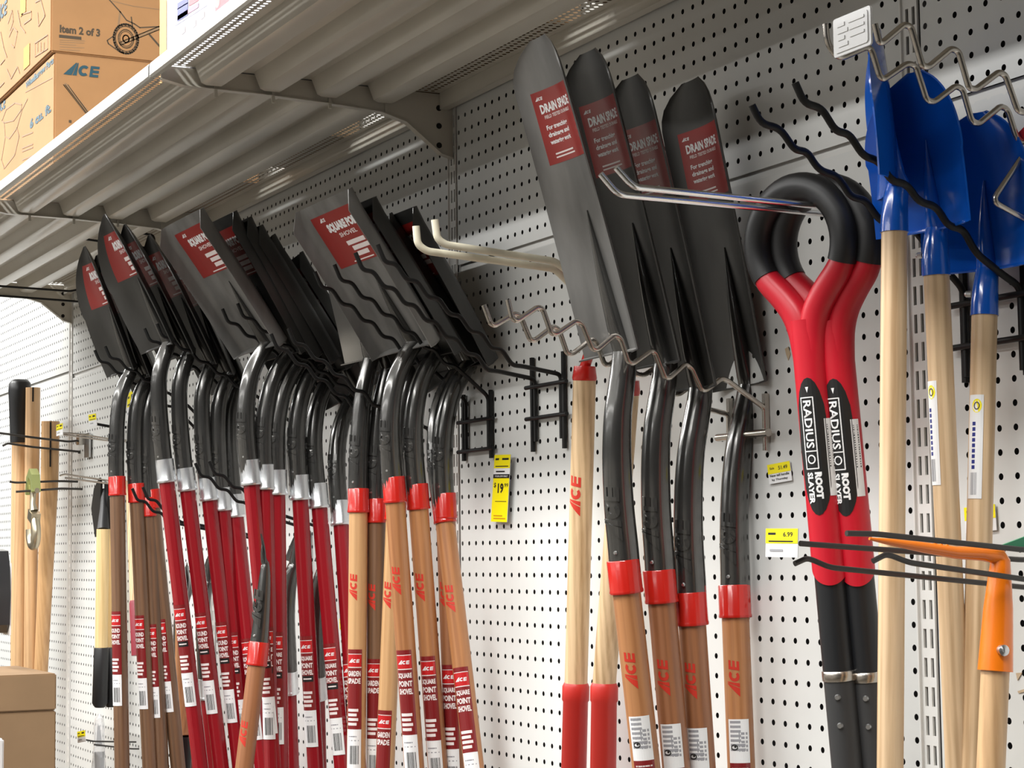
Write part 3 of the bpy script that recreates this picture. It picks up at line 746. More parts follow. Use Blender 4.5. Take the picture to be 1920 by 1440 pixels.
# ================================================================== ROOT DIGGERS with ring grips
def root_digger(F, B, tw, label):
    """origin at the clamp band; grip upward"""
    F = np.array(F); B = np.array(B); ax = (F-B)/np.linalg.norm(F-B)
    t = thing('root_digger', label, 'digging shovel', frame(F, ax, 0), 'red and black root diggers')
    Rt = .70
    obj('lower_tube', lathe(MB(), [(Rt*.98, -26), (Rt*1.0, -.3), (Rt*.98, -.05)], 32), GRYT, t, 50)
    for zz, ph in ((-.95, .7), (-2.15, .7)):
        obj('rivet', MB().tube([(Rt*math.sin(ph)*.95, -Rt*math.cos(ph)*.95, zz), (Rt*math.sin(ph)*1.12, -Rt*math.cos(ph)*1.12, zz)], [.15, .10], 12), ZINC, t)
    obj('clamp_band', lathe(MB(), [(Rt*1.02, -.32), (Rt*1.08, -.28), (Rt*1.08, .1), (Rt*1.02, .14)], 40), NICKEL, t, 50)
    obj('shaft', lathe(MB(), [(Rt, 0), (Rt, 15.0)], 32), BLKT, t, 50)
    # red overmould sleeve with pointed lower tongue
    G = MB(); n = 40; nz = 22; v = []
    for j in range(nz+1):
        for k in range(n):
            a = 2*math.pi*k/n; tongue = 4.55+.75*math.cos(a-.9)*-1
            z = tongue+(15.2-tongue)*j/nz; v.append(((Rt+.07)*math.sin(a), -(Rt+.07)*math.cos(a), z))
    G.add(v, [(j*n+k, j*n+(k+1) % n, (j+1)*n+(k+1) % n, (j+1)*n+k) for j in range(nz) for k in range(n)])
    obj('red_sleeve', G, REDR, t, 60)
    # ring grip, turned so the hook passes through it
    g = thing('ring_grip', None, None); g.parent = t; g.matrix_world = Matrix(); del_ = None
    g.rotation_euler = (0, 0, tw); g.location = (0, 0, 18.55*S)
    rc = 2.36; rt = .64
    def arc(a0, a1, m, rad=lambda a: rt, n=30):
        P = []; R = []
        for q in range(n+1):
            a = math.radians(a0+(a1-a0)*q/n); P.append((rc*math.cos(a), 0, rc*1.03*math.sin(a))); R.append(rad(a))
        return MB().tube(P, R, 20)
    obj('black_grip', arc(-26, 212, 0), BLKR, g, 60)
    # the two red arms run from the ring ends down into the sleeve
    for sx in (-1, 1):
        P = []; R = []
        for q, (x, z, r_) in enumerate(((rc*.985*math.cos(math.radians(-2)), rc*math.sin(math.radians(-2)), .42), (rc*.97, -.75, .54), (rc*.80, -1.45, .61), (rc*.52, -2.15, .64), (.62, -2.95, .66), (.28, -3.9, .66), (.08, -5.2, .70))):
            P.append((sx*x, 0, z)); R.append(r_)
        # smooth
        Q = []; RQ = []
        for i in range(len(P)-1):
            p0, p1, p2, p3 = [np.array(P[max(0, min(len(P)-1, i+d))]) for d in (-1, 0, 1, 2)]
            for tt in np.linspace(0, 1, 5)[:-1]:
                Q.append(.5*((2*p1)+(-p0+p2)*tt+(2*p0-5*p1+4*p2-p3)*tt*tt+(-p0+3*p1-3*p2+p3)*tt**3)); RQ.append(R[i]+(R[i+1]-R[i])*tt)
        Q.append(np.array(P[-1])); RQ.append(R[-1])
        obj('red_arm', MB().tube(Q, RQ, 18), REDR, g, 60)
    # black oval label with white lettering, and a narrow barcode strip
    a = Art(True); c0 = 9.75; ph = []
    E_ = [(.78*math.cos(2*math.pi*k/40), 2.95*math.sin(2*math.pi*k/40)) for k in range(40)]
    nx = 10
    for i in range(nx):
        x0 = -.78+1.56*i/nx; x1 = x0+1.56/nx; h0 = 2.95*math.sqrt(max(0, 1-(x0/.78)**2)); h1 = 2.95*math.sqrt(max(0, 1-(x1/.78)**2))
        a.poly([(x0, -h0), (x1, -h1), (x1, h1), (x0, h0)], L_BLACK, 0)
    a.line([(-.38, 2.1), (.16, 2.1), (.16, -.95), (-.38, -.95)], .05, L_WHITE, 1, True); a.line([(-.38, .05-.25), (.16, .05-.25)], .05, L_WHITE, 1)
    a.text('RADIUS', -.11, .95, .36, L_WHITE, 1, 2.05, rot=-math.pi/2, bold=.02)
    a.ellipse(-.11, -.55, .15, .17, L_WHITE, 1, .055)
    a.text('ROOT', .12, -1.68, .30, L_WHITE, 1, 1.15, rot=-math.pi/2, bold=.07)
    a.text('SLAYER', -.24, -1.78, .27, L_WHITE, 1, 1.35, rot=-math.pi/2, bold=.04)
    a.poly([(-.12, 2.55), (.02, 2.55), (-.05, 2.3)], L_WHITE, 1)
    o = a.build('oval_label', on_cyl(Rt+.07, .62, c0), t, .02, .022)
    a = Art(); a.rect(-.22, .22, -1.75, 1.55, L_WHITE, 0, .12)
    rnd = random.Random(3); y = 1.3
    while y > -.55:
        hh = rnd.uniform(.02, .08); a.rect(-.12, .14, y-hh, y, L_BLACK, 1); y -= hh+rnd.uniform(.025, .06)
    a.build('barcode_strip', on_cyl(Rt+.07, 1.62, 9.35), t, .02)
    return t
Fa = pt(1574, 1262, X=12); Ba = pt(1592, 1440, X=12)
Ba = Fa+(Ba-Fa)/np.linalg.norm(Ba-Fa)
root_digger(Fa, pt(1590, 1440, X=12.0), .28, 'red and black root digger with ring grip, nearest the aisle, full label showing')
root_digger(pt(1626, 1264, X=12.6), pt(1643, 1440, X=12.6), .28, 'red and black root digger with ring grip, behind the first, beside the pale handle')

# ================================================================== WIRE HOOKS
def smoothpath(P, rad=.22, n=4):
    P = [np.array(p, float) for p in P]; out = [P[0]]
    for i in range(1, len(P)-1):
        a, b, c = P[i-1], P[i], P[i+1]; l1 = np.linalg.norm(a-b); l2 = np.linalg.norm(c-b); d = min(rad, l1*.45, l2*.45)
        p0 = b+(a-b)/l1*d; p1 = b+(c-b)/l2*d
        for t in np.linspace(0, 1, n+1): out.append((1-t)**2*p0+2*t*(1-t)*b+t*t*p1)
    out.append(P[-1]); return out

def hook(name, label, wires, m, rad, bracket=None, group=None, cat='hook', rad_s=.3):
    """wires: list of (X, [pixel pts], [extra (y,z) points towards the wall])"""
    allp = []
    t = thing(name, label, cat, None, group)
    w0 = wires[0]; root = None
    for X, px, ext in wires:
        P = [pt(x, y, X=X) for x, y in px]
        if ext == 'auto': ext = [(-.25, P[-1][2]-.05)]
        P += [np.array((X, a, b)) for a, b in ext]
        if root is None: root = np.array((X, -.3, P[-1][2])); t.location = W(root)
        mb = MB().tube([p-root for p in smoothpath(P, rad_s)], rad, 10)
        obj('prong', mb, m, t, 60)
    if bracket:
        xs, zt, zb, bars, br = bracket
        for x in xs: obj('post', MB().box(x-.13-root[0], x+.13-root[0], -.30, -.06, zb-root[2], zt-root[2]), m, t, 0).location = (0, .3*S, 0)
        for z in bars:
            obj('cross_bar', MB().tube([(min(xs)-.75-root[0], -.15, z-root[2]), (max(xs)+.6-root[0], -.15, z-root[2])], br, 10), m, t, 60)
    return t

def wave(X, y0, z0, n, pitch, drop, tip=1.0):
    P = [(X, y0-.45, z0+tip)]
    y, z = y0, z0
    for i in range(n):
        P += [(X, y, z), (X, y+pitch*.5, z-.03)]; y += pitch; z -= drop
    return P

def wave_hook(name, label, XL, XR, px_first, n, pitch, drop, m, rad, zt, zb, group='black wavy hooks', tip=1.0, brk=True):
    """px_first: photo position of the first seat on the right prong"""
    t = thing(name, label, 'hook', None, group)
    p = pt(*px_first, X=XR); root = np.array(((XL+XR)/2, -.3, zt)); t.location = W(root)
    for X in (XL, XR):
        P = wave(X, p[1], p[2], n, pitch, drop, tip)
        last = P[-1]
        while P[-1][1] > -.6: P.pop()
        P += [(X, -.2, min(P[-1][2]-.4, zt+.8)), (X, -.2, zb+.6)]
        obj('prong', MB().tube([np.array(q)-root for q in smoothpath(P, .32)], rad, 10), m, t, 60)
    if brk:
        for x in (XL-.35, XR+.35): obj('post', MB().box(x-.13-root[0], x+.13-root[0], .0, .2, zb-root[2], 1.2), m, t, 0)
        for z in (zt-.6, zt-2.5):
            obj('cross_bar', MB().tube([(XL-1.0-root[0], -.02, z-root[2]), (XR+.9-root[0], -.02, z-root[2])], .13, 10), m, t, 60)
    return t

# hook D (amber shovels): seats read off the photo
wave_hook('wavy_hook', 'black wavy double hook carrying the amber wood square shovels', -32.9, -29.6, (640, 527), 6, 1.38, .98, BLKW, .125, 11.4, 8.3)
wave_hook('wavy_hook', 'empty black wavy double hook whose bracket hangs bare left of the pale lopper handles', -23.2, -19.9, (722, 492), 7, 1.33, .93, BLKW, .135, 12.9, 8.4)
wave_hook('wavy_hook', 'black wavy double hook carrying the garden spades, mostly hidden', -42.0, -38.7, (553, 645), 6, 1.38, .98, BLKW, .125, 10.5, 7.2, brk=False)
wave_hook('wavy_hook', 'black wavy double hook carrying the red handled square shovels', -51.6, -48.3, (457, 596), 6, 1.38, .90, BLKW, .125, 11.5, 8.2, brk=False)
wave_hook('wavy_hook', 'black wavy double hook carrying the red handled round point shovels', -66.6, -63.3, (305, 632), 5, 1.45, .9, BLKW, .125, 11.5, 8.2, brk=False)
wave_hook('wavy_hook', 'black wavy double hook at the left end, under the round point blades', -81.6, -78.3, (207, 672), 5, 1.45, .9, BLKW, .125, 10, 7, brk=False)
wave_hook('wavy_hook', 'short black wavy hook low between the brown and red handles', -74, -71, (278, 937), 3, 1.3, .9, BLKW, .12, 3.0, 0, brk=False)
wave_hook('wavy_hook', 'short black wavy hook low across the bright ferrules', -61, -57.7, (403, 890), 4, 1.4, .95, BLKW, .12, 3.5, 0.2, brk=False)
# straight black pegs at far left, behind the round point tips
hook('peg_hook', 'black straight peg hook under the shelf behind the leftmost pointed blade, upper pair', [(-97, [(108, 414), (116, 411), (150, 419), (288, 441)], [(-.3, 22.6)]), (-99, [(124, 444), (134, 440), (150, 447), (310, 470)], [(-.3, 21.6)])], BLKW, .11)
hook('peg_hook', 'long black straight peg hook crossing the far left pegboard under the arched bracket', [(-112, [(-60, 532), (132, 546), (150, 542)], [(-.3, 23.0)]), (-112, [(-60, 550), (155, 566)], [(-.3, 22.0)])], BLKW, .11)
# blue shovels' hook
def px_hook(name, label, X1, p1, X2, p2, m, rad, group=None, z_end=None, rad_s=.3, extra=None):
    return hook(name, label, [(X1, p1, 'auto'), (X2, p2, 'auto')], m, rad, None, group, rad_s=rad_s)
t = hook('wavy_hook', 'black wavy double hook carrying the blue shovels', [
    (16.4, [(1410, 197), (1427, 232), (1462, 240), (1490, 281), (1513, 284), (1536, 320), (1570, 329), (1596, 370), (1622, 374), (1650, 415)], [(-2.9, 15.7), (-1.4, 14.2), (-.3, 13.2), (-.3, 9.5)]),
    (19.9, [(1491, 155), (1508, 194), (1540, 202), (1567, 246), (1592, 251), (1619, 293), (1647, 301), (1672, 340), (1700, 345), (1723, 379), (1755, 386), (1778, 424), (1805, 429), (1830, 475), (1880, 515)], [(-.3, 12.9), (-.3, 9.5)])],
    BLKW, .155, ((16.2, 20.0), 14.2, 9.3, (12.6, 10.8), .14), 'black wavy hooks', rad_s=.4)
# nickel zigzag hook carrying the drain spades
hook('zigzag_hook', 'nickel zigzag double hook carrying the drain spades', [
    (1.2, [(952, 562), (960, 596), (969, 602), (1008, 576), (1018, 580), (1033, 624), (1043, 627), (1080, 602), (1092, 608), (1110, 653), (1120, 656), (1153, 628), (1164, 635), (1178, 678), (1187, 682), (1222, 657), (1230, 662), (1247, 707), (1255, 709), (1287, 682), (1298, 690), (1317, 731), (1325, 731), (1353, 710), (1364, 713), (1420, 755)], [(-.25, 9.3), (-.25, 7.2)]),
    (-2.0, [(907, 572), (920, 607), (928, 610), (965, 588), (976, 593), (994, 637), (1003, 638), (1037, 612), (1048, 618), (1063, 662), (1073, 664), (1110, 636), (1118, 641), (1133, 682), (1142, 685)], [(-6.2, 12.2), (-5.7, 11.1), (-5.2, 11.0), (-4.4, 11.5), (-3.9, 10.2), (-3.2, 10.1), (-2.4, 10.6), (-1.9, 9.5), (-.25, 9.2), (-.25, 7.4)])],
    NICKEL, .13, ((-2.0, 1.2), 10.0, 7.6, (8.05,), .2), rad_s=.22)
# big nickel zigzag hook at the top right corner with a white tag holder
hook('zigzag_hook', 'thick nickel zigzag double hook in the top right corner, white tag plate on its tip', [
    (25.0, [(1640, 45), (1648, 78), (1655, 80), (1695, 46), (1708, 50), (1729, 123), (1741, 126), (1783, 91), (1797, 96), (1817, 165), (1829, 168), (1873, 135), (1885, 141), (1908, 207), (1922, 212), (1955, 185)], [(-4, 16.4), (-.3, 15.4)]),
    (21.5, [(1548, 45), (1551, 80), (1566, 103), (1580, 108), (1632, 85), (1649, 142), (1657, 149), (1701, 119), (1717, 123), (1737, 187), (1751, 192), (1792, 161), (1805, 167), (1822, 227), (1835, 233), (1876, 199), (1889, 205), (1905, 255), (1915, 268), (1950, 245)], [(-3, 16), (-.3, 15.0)])],
    NICKEL, .125, None, rad_s=.35)
ctr = pt(1597, 60, X=23.0)
t = thing('tag_plate', 'white blank plastic tag plate hanging on the tip of the thick nickel hook', 'tag', Matrix.Translation(W(ctr)))
nx = np.array((0., -1, 0)); ex = np.array((1., 0, 0)); ez = np.array((0, 0, 1.))
def plate(mb, w, h, y0, th, mi=0, rnd=.12, n=5):
    P = []
    for cx, cz, a0 in ((w-rnd, h-rnd, 0), (-w+rnd, h-rnd, 90), (-w+rnd, -h+rnd, 180), (w-rnd, -h+rnd, 270)):
        for k in range(n+1):
            a = math.radians(a0+90*k/n); P.append((cx+rnd*math.cos(a), cz+rnd*math.sin(a)))
    N = len(P); v = [(x, y, z) for y in (y0, y0+th) for x, z in P]
    return mb.add(v, [tuple(range(N)), tuple(range(2*N-1, N-1, -1))]+[(k, N+k, N+(k+1) % N, (k+1) % N) for k in range(N)], mi)
M = Matrix(((ex[0], -nx[0], 0, 0), (ex[1], -nx[1], 0, 0), (0, 0, 1, 0), (0, 0, 0, 1))); t.matrix_world = Matrix.Translation(W(ctr)) @ M
WPL = mat('white_plastic', (.78, .78, .78), .3)
obj('plate', plate(MB(), 1.15, .74, 0, .08), WPL, t, 30)
mb = plate(MB(), 1.02, .62, -.05, .06); obj('raised_panel', mb, WPL, t, 30)
mb = MB()
for k in range(4): mb.box(-.8+.02*k, -.35+.2*(k % 2), -.09, -.04, .34-.26*k, .48-.26*k)
for k in range(3): mb.box(-.1+.04*k, .85, -.09, -.04, .36-.28*k, .46-.28*k)
obj('moulded_relief', mb, WPL, t, 0)
# straight hooks
hook('straight_hook', 'chrome straight double hook carrying the ring grips of the root diggers', [
    (11.6, [(1126, 326), (1153, 358), (1168, 366), (1590, 405)], [(-.2, 17.2)]), (13.0, [(1155, 314), (1178, 340), (1192, 351), (1590, 392)], [(-.2, 17.4)])], CHROME, .14)
hook('straight_hook', 'ivory coated straight double hook above the bare black bracket', [
    (-13.5, [(780, 424), (783, 458), (800, 471), (1040, 504)], [(-.2, 14.8)]), (-11.5, [(815, 412), (820, 448), (836, 459), (1040, 490)], [(-.2, 15.1)])], IVORY, .20)
# dark grey tool hook at lower right (three prongs run out of the frame)
hook('straight_hook', 'dark grey double prong hook in the lower right corner with upturned tips', [
    (24.5, [(1490, 1057), (1512, 1047), (1524, 1050), (1556, 1064), (1920, 1101)], [(-.2, .5)]), (27.5, [(1637, 1052), (1660, 1040), (1672, 1042), (1705, 1055), (1920, 1086)], [(-.2, .45)])], GREYW, .10)
hook('straight_hook', 'dark grey tag arm and prong above the orange cultivator', [
    (25, [(1500, 1019), (1920, 1050)], [(-.2, 2.2)]), (27.6, [(1587, 1000), (1640, 1001), (1920, 1031)], [(-.2, 2.3)])], GREYW, .10)

# ================================================================== ORANGE CULTIVATOR
e = pt(1876, 1050, X=26.6); b = pt(1866, 1258, X=26.6); ax = (e-b)/np.linalg.norm(e-b)
t = thing('hand_cultivator', 'orange cultivator head with wood handle hanging from the dark grey prongs', 'garden hoe', Matrix.Translation(W(b)))
mb = MB().tube([(0, 0, 0), (ax*2.2), ax*3.6, ax*(np.linalg.norm(e-b))], [.62, .52, .38, .34], 24)
obj('socket', mb, ORANGE, t, 60)
tip = pt(1630, 1010, X=26.6)-b; el = e-b
mb = MB(); P = [el+np.array((0, .05, -.15)), el+np.array((0, -.15, .18)), el+(tip-el)*.15+np.array((0, 0, .12)), el+(tip-el)*.35, el+(tip-el)*.6, el+(tip-el)*.85, tip]
mb.tube(P, [.34, .33, .26, .22, .19, .12, .05], 12); obj('tine', mb, ORANGE, t, 60)
mb = MB(); 
for k in range(3): q = el+(tip-el)*(.42+.045*k); mb.tube([q+np.array((0, -.05, .12)), q+np.array((0, .05, .22))], .06, 8)
obj('casting_rib', mb, ORANGE, t)
obj('bolt', MB().tube([(.45, -.1, .75), (.70, -.16, .75), (.76, -.17, .75)], [.2, .2, .1], 12), ZINC, t)
hb = pt(1858, 1440, X=26.6)-b
obj('handle', MB().tube([ax*.3, hb, hb*10], .50, 28), W_TAN, t, 60)
# ================================================================== LOPPERS AND OTHER WALL TOOLS
def poly_plate(mb, pts, y0, y1, mi=0):
    n = len(pts); v = [(x, y, z) for y in (y0, y1) for x, z in pts]
    return mb.add(v, [tuple(range(n)), tuple(range(2*n-1, n-1, -1))]+[(k, n+k, n+(k+1) % n, (k+1) % n) for k in range(n)], mi)

def bar(parent, name, a, b, R, m, o, octo=False, n=28):
    a = np.array(a)-o; b = np.array(b)-o
    return obj(name, MB().tube([a, b], R, n), m, parent, 60)

# pale handled lopper with red grips, between the bare bracket and the drain spades
Y = -2.0
l0, l1, l2 = pt(1096, 712, Y=Y), pt(1080, 1282, Y=Y), pt(1076, 1440, Y=Y)
r0, r1, r2 = pt(1176, 738, Y=Y), pt(1133, 1282, Y=Y), pt(1131, 1440, Y=Y)
piv = (l0+r0)/2+np.array((0, 0, 5.2))
t = thing('lopper', 'pale wood lopper with red grips hanging upside down behind the front drain spade', 'lopper', Matrix.Translation(W(piv)))
for a, b, c in ((l0, l1, l2), (r0, r1, r2)):
    bar(t, 'handle', a, b, .64, W_PALE, piv)
    d = (c-b)/np.linalg.norm(c-b)
    g = MB().tube([b-piv-d*.05, b-piv+d*.15, b-piv+d*.9, b-piv+d*1.0, b-piv+d*9, b-piv+d*9.3], [.66, .76, .76, .70, .72, .5], 28)
    obj('grip', g, REDG, t, 50)
    d2 = (b-a)/np.linalg.norm(b-a)
    obj('collar', MB().tube([a-piv-d2*.75, a-piv-d2*.1, a-piv+d2*.05], [.60, .70, .66], 28), REDC, t, 50)
    # tang to the pivot
    obj('tang', MB().tube([a-piv-d2*.7, (a-piv)*.5, (0, 0, 0)], [.3, .32, .34], 12), REDC, t, 50)
    f = d*0
    al = Art(); al.logo(0, 0, 2.2, INK_RED, 0, math.pi/2)
    M = frame((0, 0, 0), -d2); 
    if a is l0:
        o = al.build('printed_logo', on_cyl(.64, .45, 0), t, .012); o.matrix_basis = Matrix.Translation(Vector((a-piv+d2*6.4)*S)) @ M.to_3x3().to_4x4()
mb = MB(); poly_plate(mb, [(-2.3, -.6), (-2.75, 1.0), (-2.75, 3.0), (-2.2, 4.6), (-1.2, 5.2), (-1.6, 3.6), (-1.5, 1.8), (-.6, .8), (.5, .4), (.4, -.5)], -.15, .15)
obj('hook_blade', mb, REDC, t, 0)
mb = MB(); poly_plate(mb, [(.6, -.4), (.9, 1.5), (.4, 3.4), (-.8, 4.4), (-.9, 2.5), (-.6, .6)], -.3, -.18)
obj('cutting_blade', mb, STEEL, t, 0)
obj('pivot_bolt', MB().tube([(0, -.45, 0), (0, .3, 0)], .3, 16), ZINC, t, 40)
al = Art(); x = 0
# yellow handled lopper with black grips, far left
Y = -3.0
a0, a1, a2 = pt(193, 992, Y=Y), pt(190, 1214, Y=Y), pt(187, 1326, Y=Y)
b0, b1, b2 = pt(209, 992, Y=-1.6), pt(209, 1214, Y=-1.6), pt(210, 1326, Y=-1.6)
hd = pt(196, 918, Y=-2.4)
t = thing('lopper', 'yellow wood lopper with black grips at the far left, left of the first shovel', 'lopper', Matrix.Translation(W(hd)))
for a, b, c in ((a0, a1, a2), (b0, b1, b2)):
    bar(t, 'handle', a, b, .62, W_YEL, hd)
    d = (c-b)/np.linalg.norm(c-b)
    obj('grip', MB().tube([b-hd, b-hd+d*.1, c-hd-d*.4, c-hd], [.66, .72, .76, .5], 20), BLKR, t, 50)
    obj('tang', MB().tube([a-hd+np.array((0, 0, -.1)), (a-hd)*.5, (0, 0, 0)], [.62, .4, .3], 14), BLKR, t, 50)
mb = MB(); poly_plate(mb, [(-3.2, -1.8), (-2.2, .2), (-.2, 1.2), (.4, .6), (.2, -2.6), (-1.2, -4.6), (-1.7, -4.7)], -.5, -.3); obj('blade', mb, BLKW, t, 0)
mb = MB(); poly_plate(mb, [(.6, -2.6), (1.6, -.8), (1.2, .6), (.2, .8)], -.1, .1); obj('hook_blade', mb, BLKW, t, 0)
px_hook('straight_hook', 'thin nickel peg hook above the yellow handled lopper', -112, [(112, 892), (122, 889), (208, 902)], -111, [(122, 896), (212, 908)], NICKEL, .10, None, ([(-.3, 6.9)], [(-.3, 6.6)]))

# lopper with black grips low behind the red handles
Y = -3
a0, a1, a2 = pt(338, 1270, Y=Y), pt(345, 1380, Y=Y), pt(340, 1500, Y=Y)
t = thing('lopper', 'amber wood lopper handle with black grip low behind the first red handles', 'lopper', Matrix.Translation(W(a1)))
obj('handle', MB().tube([a0-a1+np.array((0, 0, 6)), a0-a1, np.zeros(3)], [.45, .45, .62], 24), W_ORANGE, t, 60)
obj('grip', MB().tube([np.zeros(3), (a2-a1)*.1, a2-a1], [.62, .72, .72], 24), BLKR, t, 60)
obj('bolt', MB().tube([(-.6, -.5, -.9), (-.8, -.7, -.9)], .12, 10), ZINC, t)

# two pale long handles with dark red grips seen in the gaps of the far left shovels
for (xa, ya, xb, yb, yc, lab) in ((243, 960, 252, 1126, 1229, 'pale slim handle with dark red grip between the first two brown handles'), (281, 985, 292, 1092, 1180, 'pale slim handle with dark red grip between the second and third brown handles')):
    A, B_, C_ = pt(xa, ya, Y=-1.6), pt(xb, yb, Y=-1.6), pt(xb+4, yc, Y=-1.6)
    t = thing('garden_tool_handle', lab, 'tool handle', Matrix.Translation(W(B_)))
    obj('handle', MB().tube([A-B_+np.array((0, 0, 3)), np.zeros(3)], .42, 20), W_PALE, t, 60)
    obj('grip', MB().tube([np.zeros(3), (C_-B_)*.05, C_-B_], [.42, .5, .48], 20), mat('dark_red_grip', (.24, .02, .035), .4), t, 60)

# ---- replacement handles at the far left
def slot_handle(label, pts, R, m, slot=None):
    P = [pt(x, y, Y=yy) for x, y, yy in pts]; o = P[-2]
    t = thing('replacement_handle', label, 'tool handle', Matrix.Translation(W(o)), 'replacement handles at the far left')
    ez = [1.0]*len(P)
    mb = MB().tube([p-o for p in P], R, 24); obj('handle', mb, m, t, 50)
    if slot:
        p = P[0]-o; v = np.array((CAM[0]-P[0][0], CAM[1]-P[0][1], 0)); v /= np.linalg.norm(v); s_ = np.array((-v[1], v[0], 0))
        obj('wedge_slot', MB().obox(p+v*(R[0]*.93)+np.array((0, 0, -slot/2)), s_*.09, v*.06, np.array((0, 0, slot/2))), DARK, t, 0)
    return t
t = slot_handle('pale wood replacement handle under a black rubber head guard, far left', [(36, 800, -5), (36, 830, -5), (35, 1100, -5), (34, 1440, -5), (30, 2000, -5)], [.78, .80, .88, .80, .8], W_TAN)
P0 = pt(36, 830, Y=-5); o = P0
gd = MB(); prof = [(0, .95, .95), (1.2, .95, .98), (3.0, 1.0, 1.05), (4.6, 1.35, 1.1), (5.8, 1.55, 1.15), (6.6, 1.5, 1.1), (7.0, 1.1, .8)]
v = []; n = 20
for z, rx, ry in prof:
    for k in range(n):
        a = 2*math.pi*k/n; c, s_ = math.cos(a), math.sin(a); q = (abs(c)**4+abs(s_)**4)**-.25
        v.append((rx*c*min(q, 1.12), ry*s_*min(q, 1.12), z))
gd.add(v, [(i*n+k, i*n+(k+1) % n, (i+1)*n+(k+1) % n, (i+1)*n+k) for i in range(len(prof)-1) for k in range(n)]+[tuple(range(n-1, -1, -1)), tuple(range((len(prof)-1)*n, len(prof)*n))])
g = obj('head_guard', gd, BLKR, t, 50); g.location = Vector((P0-(np.array(t.location)/S-np.array((0, 0, ZO))))*S)
slot_handle('pale wood replacement handle with dark slotted top, second at the far left', [(62, 727, -4), (60, 900, -4), (58, 1100, -4), (54, 1440, -4), (50, 2000, -4)], [.80, .80, .70, .66, .7], W_TAN, 1.6)
slot_handle('honey wood replacement handle with a long slotted top, third at the far left', [(95, 790, -3), (93, 900, -3), (82, 1150, -3), (68, 1440, -3), (60, 2000, -3)], [.98, .95, .78, .72, .75], W_HONEY, 5.0)

# hook pair crossing the replacement handles
px_hook('straight_hook', 'dark double prong hook crossing the pale replacement handles', -128, [(-40, 806), (0, 812), (60, 820), (128, 828), (148, 826), (158, 822)], -131, [(5, 836), (14, 831), (26, 833), (60, 838), (150, 847), (168, 848)], GREYW, .12, None, ([(-.3, 13.2)], [(-.3, 12.3)]))
p = pt(164, 835, Y=-.3); t = thing('hook_plate', 'small steel hook plate on the pegboard left of the first shovel', 'hook', Matrix.Translation(W(p)))
obj('plate', MB().box(-1.0, 1.0, -.1, .1, -1.3, 1.3), ZINC, t, 0); obj('clip', MB().box(-1.6, -.4, -.8, -.1, .1, 1.3), NICKEL, t, 0)
px_hook('straight_hook', 'dark lower double prong hook holding the green hoist clamp', -131, [(18, 903), (30, 905), (110, 902)], -129, [(30, 922), (60, 920), (115, 916)], GREYW, .12, None, ([(-.3, 8.0)], [(-.3, 7.2)]))
# hoist clamp with steel hook
c = pt(62, 905, X=-130)
t = thing('hoist_clamp', 'green and steel hoist clamp with its hook hanging over the pale handles', 'clamp', Matrix.Translation(W(c)))
GRN = mat('yellow_green_zinc', (.42, .46, .18), .35, .6); STL = mat('plated_steel', (.52, .46, .34), .3, .9)
mb = MB(); poly_plate(mb, [(-1.6, -1.2), (-1.1, .6), (.2, 1.5), (1.4, .8), (1.9, -1.0), (1.2, -1.1), (.8, .2), (-.2, .6), (-.7, -.2), (-1.0, -1.3)], -.5, .4); obj('frame', mb, GRN, t, 30)
obj('crossbar', MB().tube([(-1.7, 0, -.9), (1.9, 0, -.9)], .28, 12), STL, t)
obj('link', MB().tube([(.2, 0, -.9), (.3, -.1, -2.2), (.5, 0, -3.0)], [.35, .3, .45], 12), STL, t, 60)
obj('swivel_block', MB().obox((.6, 0, -3.6), (.8, 0, -.3), (0, .5, 0), (.2, 0, .5)), STL, t, 0)
P = [(1.1, 0, -4.0), (1.6, 0, -5.0), (1.6, 0, -6.0), (.9, 0, -6.8), (-.2, 0, -6.7), (-.9, 0, -5.9), (-1.0, 0, -5.0)]
obj('hook', MB().tube(smoothpath(P, .5), .5, 14), STL, t, 60)
# black blister packed tool, and dark carton, at the left margin
c = pt(6, 1110, Y=-12); t = thing('packaged_tool', 'black power tool on a pale card at the left margin above the kraft boxes', 'packaged tool', Matrix.Translation(W(c)))
obj('card', MB().box(-3.2, .2, .6, .75, -4.2, 2.8), L_WHITE, t, 0)
mb = MB(); poly_plate(mb, [(-3, 4.2), (-.6, 4.0), (.2, 2.4), (.55, -.2), (.3, -3.2), (-.6, -4.0), (-3, -3.6)], -.9, .6); obj('tool_body', mb, mat('tool_black', (.03, .03, .032), .25, coat=.5), t, 30)
mb = MB(); poly_plate(mb, [(-2.2, 2.9), (-.4, 3.0), (-.5, 1.9), (-2.2, 1.7)], -1.1, -.85); obj('guard', mb, GRYT, t, 0)

# ---- kraft boxes at the lower left
def carton(label, x0, x1, y0, y1, z0, z1, m, group=None, name='cardboard_box'):
    o_ = np.array(((x0+x1)/2, (y0+y1)/2, z0)); t = thing(name, label, 'box', Matrix.Translation(W(o_)), group)
    hx, hy, h = (x1-x0)/2, (y1-y0)/2, z1-z0
    mb = MB().box(-hx, hx, -hy, hy, 0, h); me = mesh('body', mb, m, 0)
    bm = bmesh.new(); bm.from_mesh(me); bmesh.ops.bevel(bm, geom=list(bm.edges), offset=.12*S, segments=2, affect='EDGES'); bm.to_mesh(me); bm.free()
    link('body', me, t)
    return t, o_
bx = pt(46, 1265, Y=-12)
zt_ = bx[2]
carton('kraft cardboard box on top of the lower left stack, its flap line showing', bx[0]-16, bx[0], -21, -9, zt_-3.4, zt_, CARDK, 'kraft boxes at the lower left')
carton('kraft cardboard box second from the top of the lower left stack', bx[0]-16, bx[0]-.1, -21, -9, zt_-15, zt_-3.45, CARDK, 'kraft boxes at the lower left')
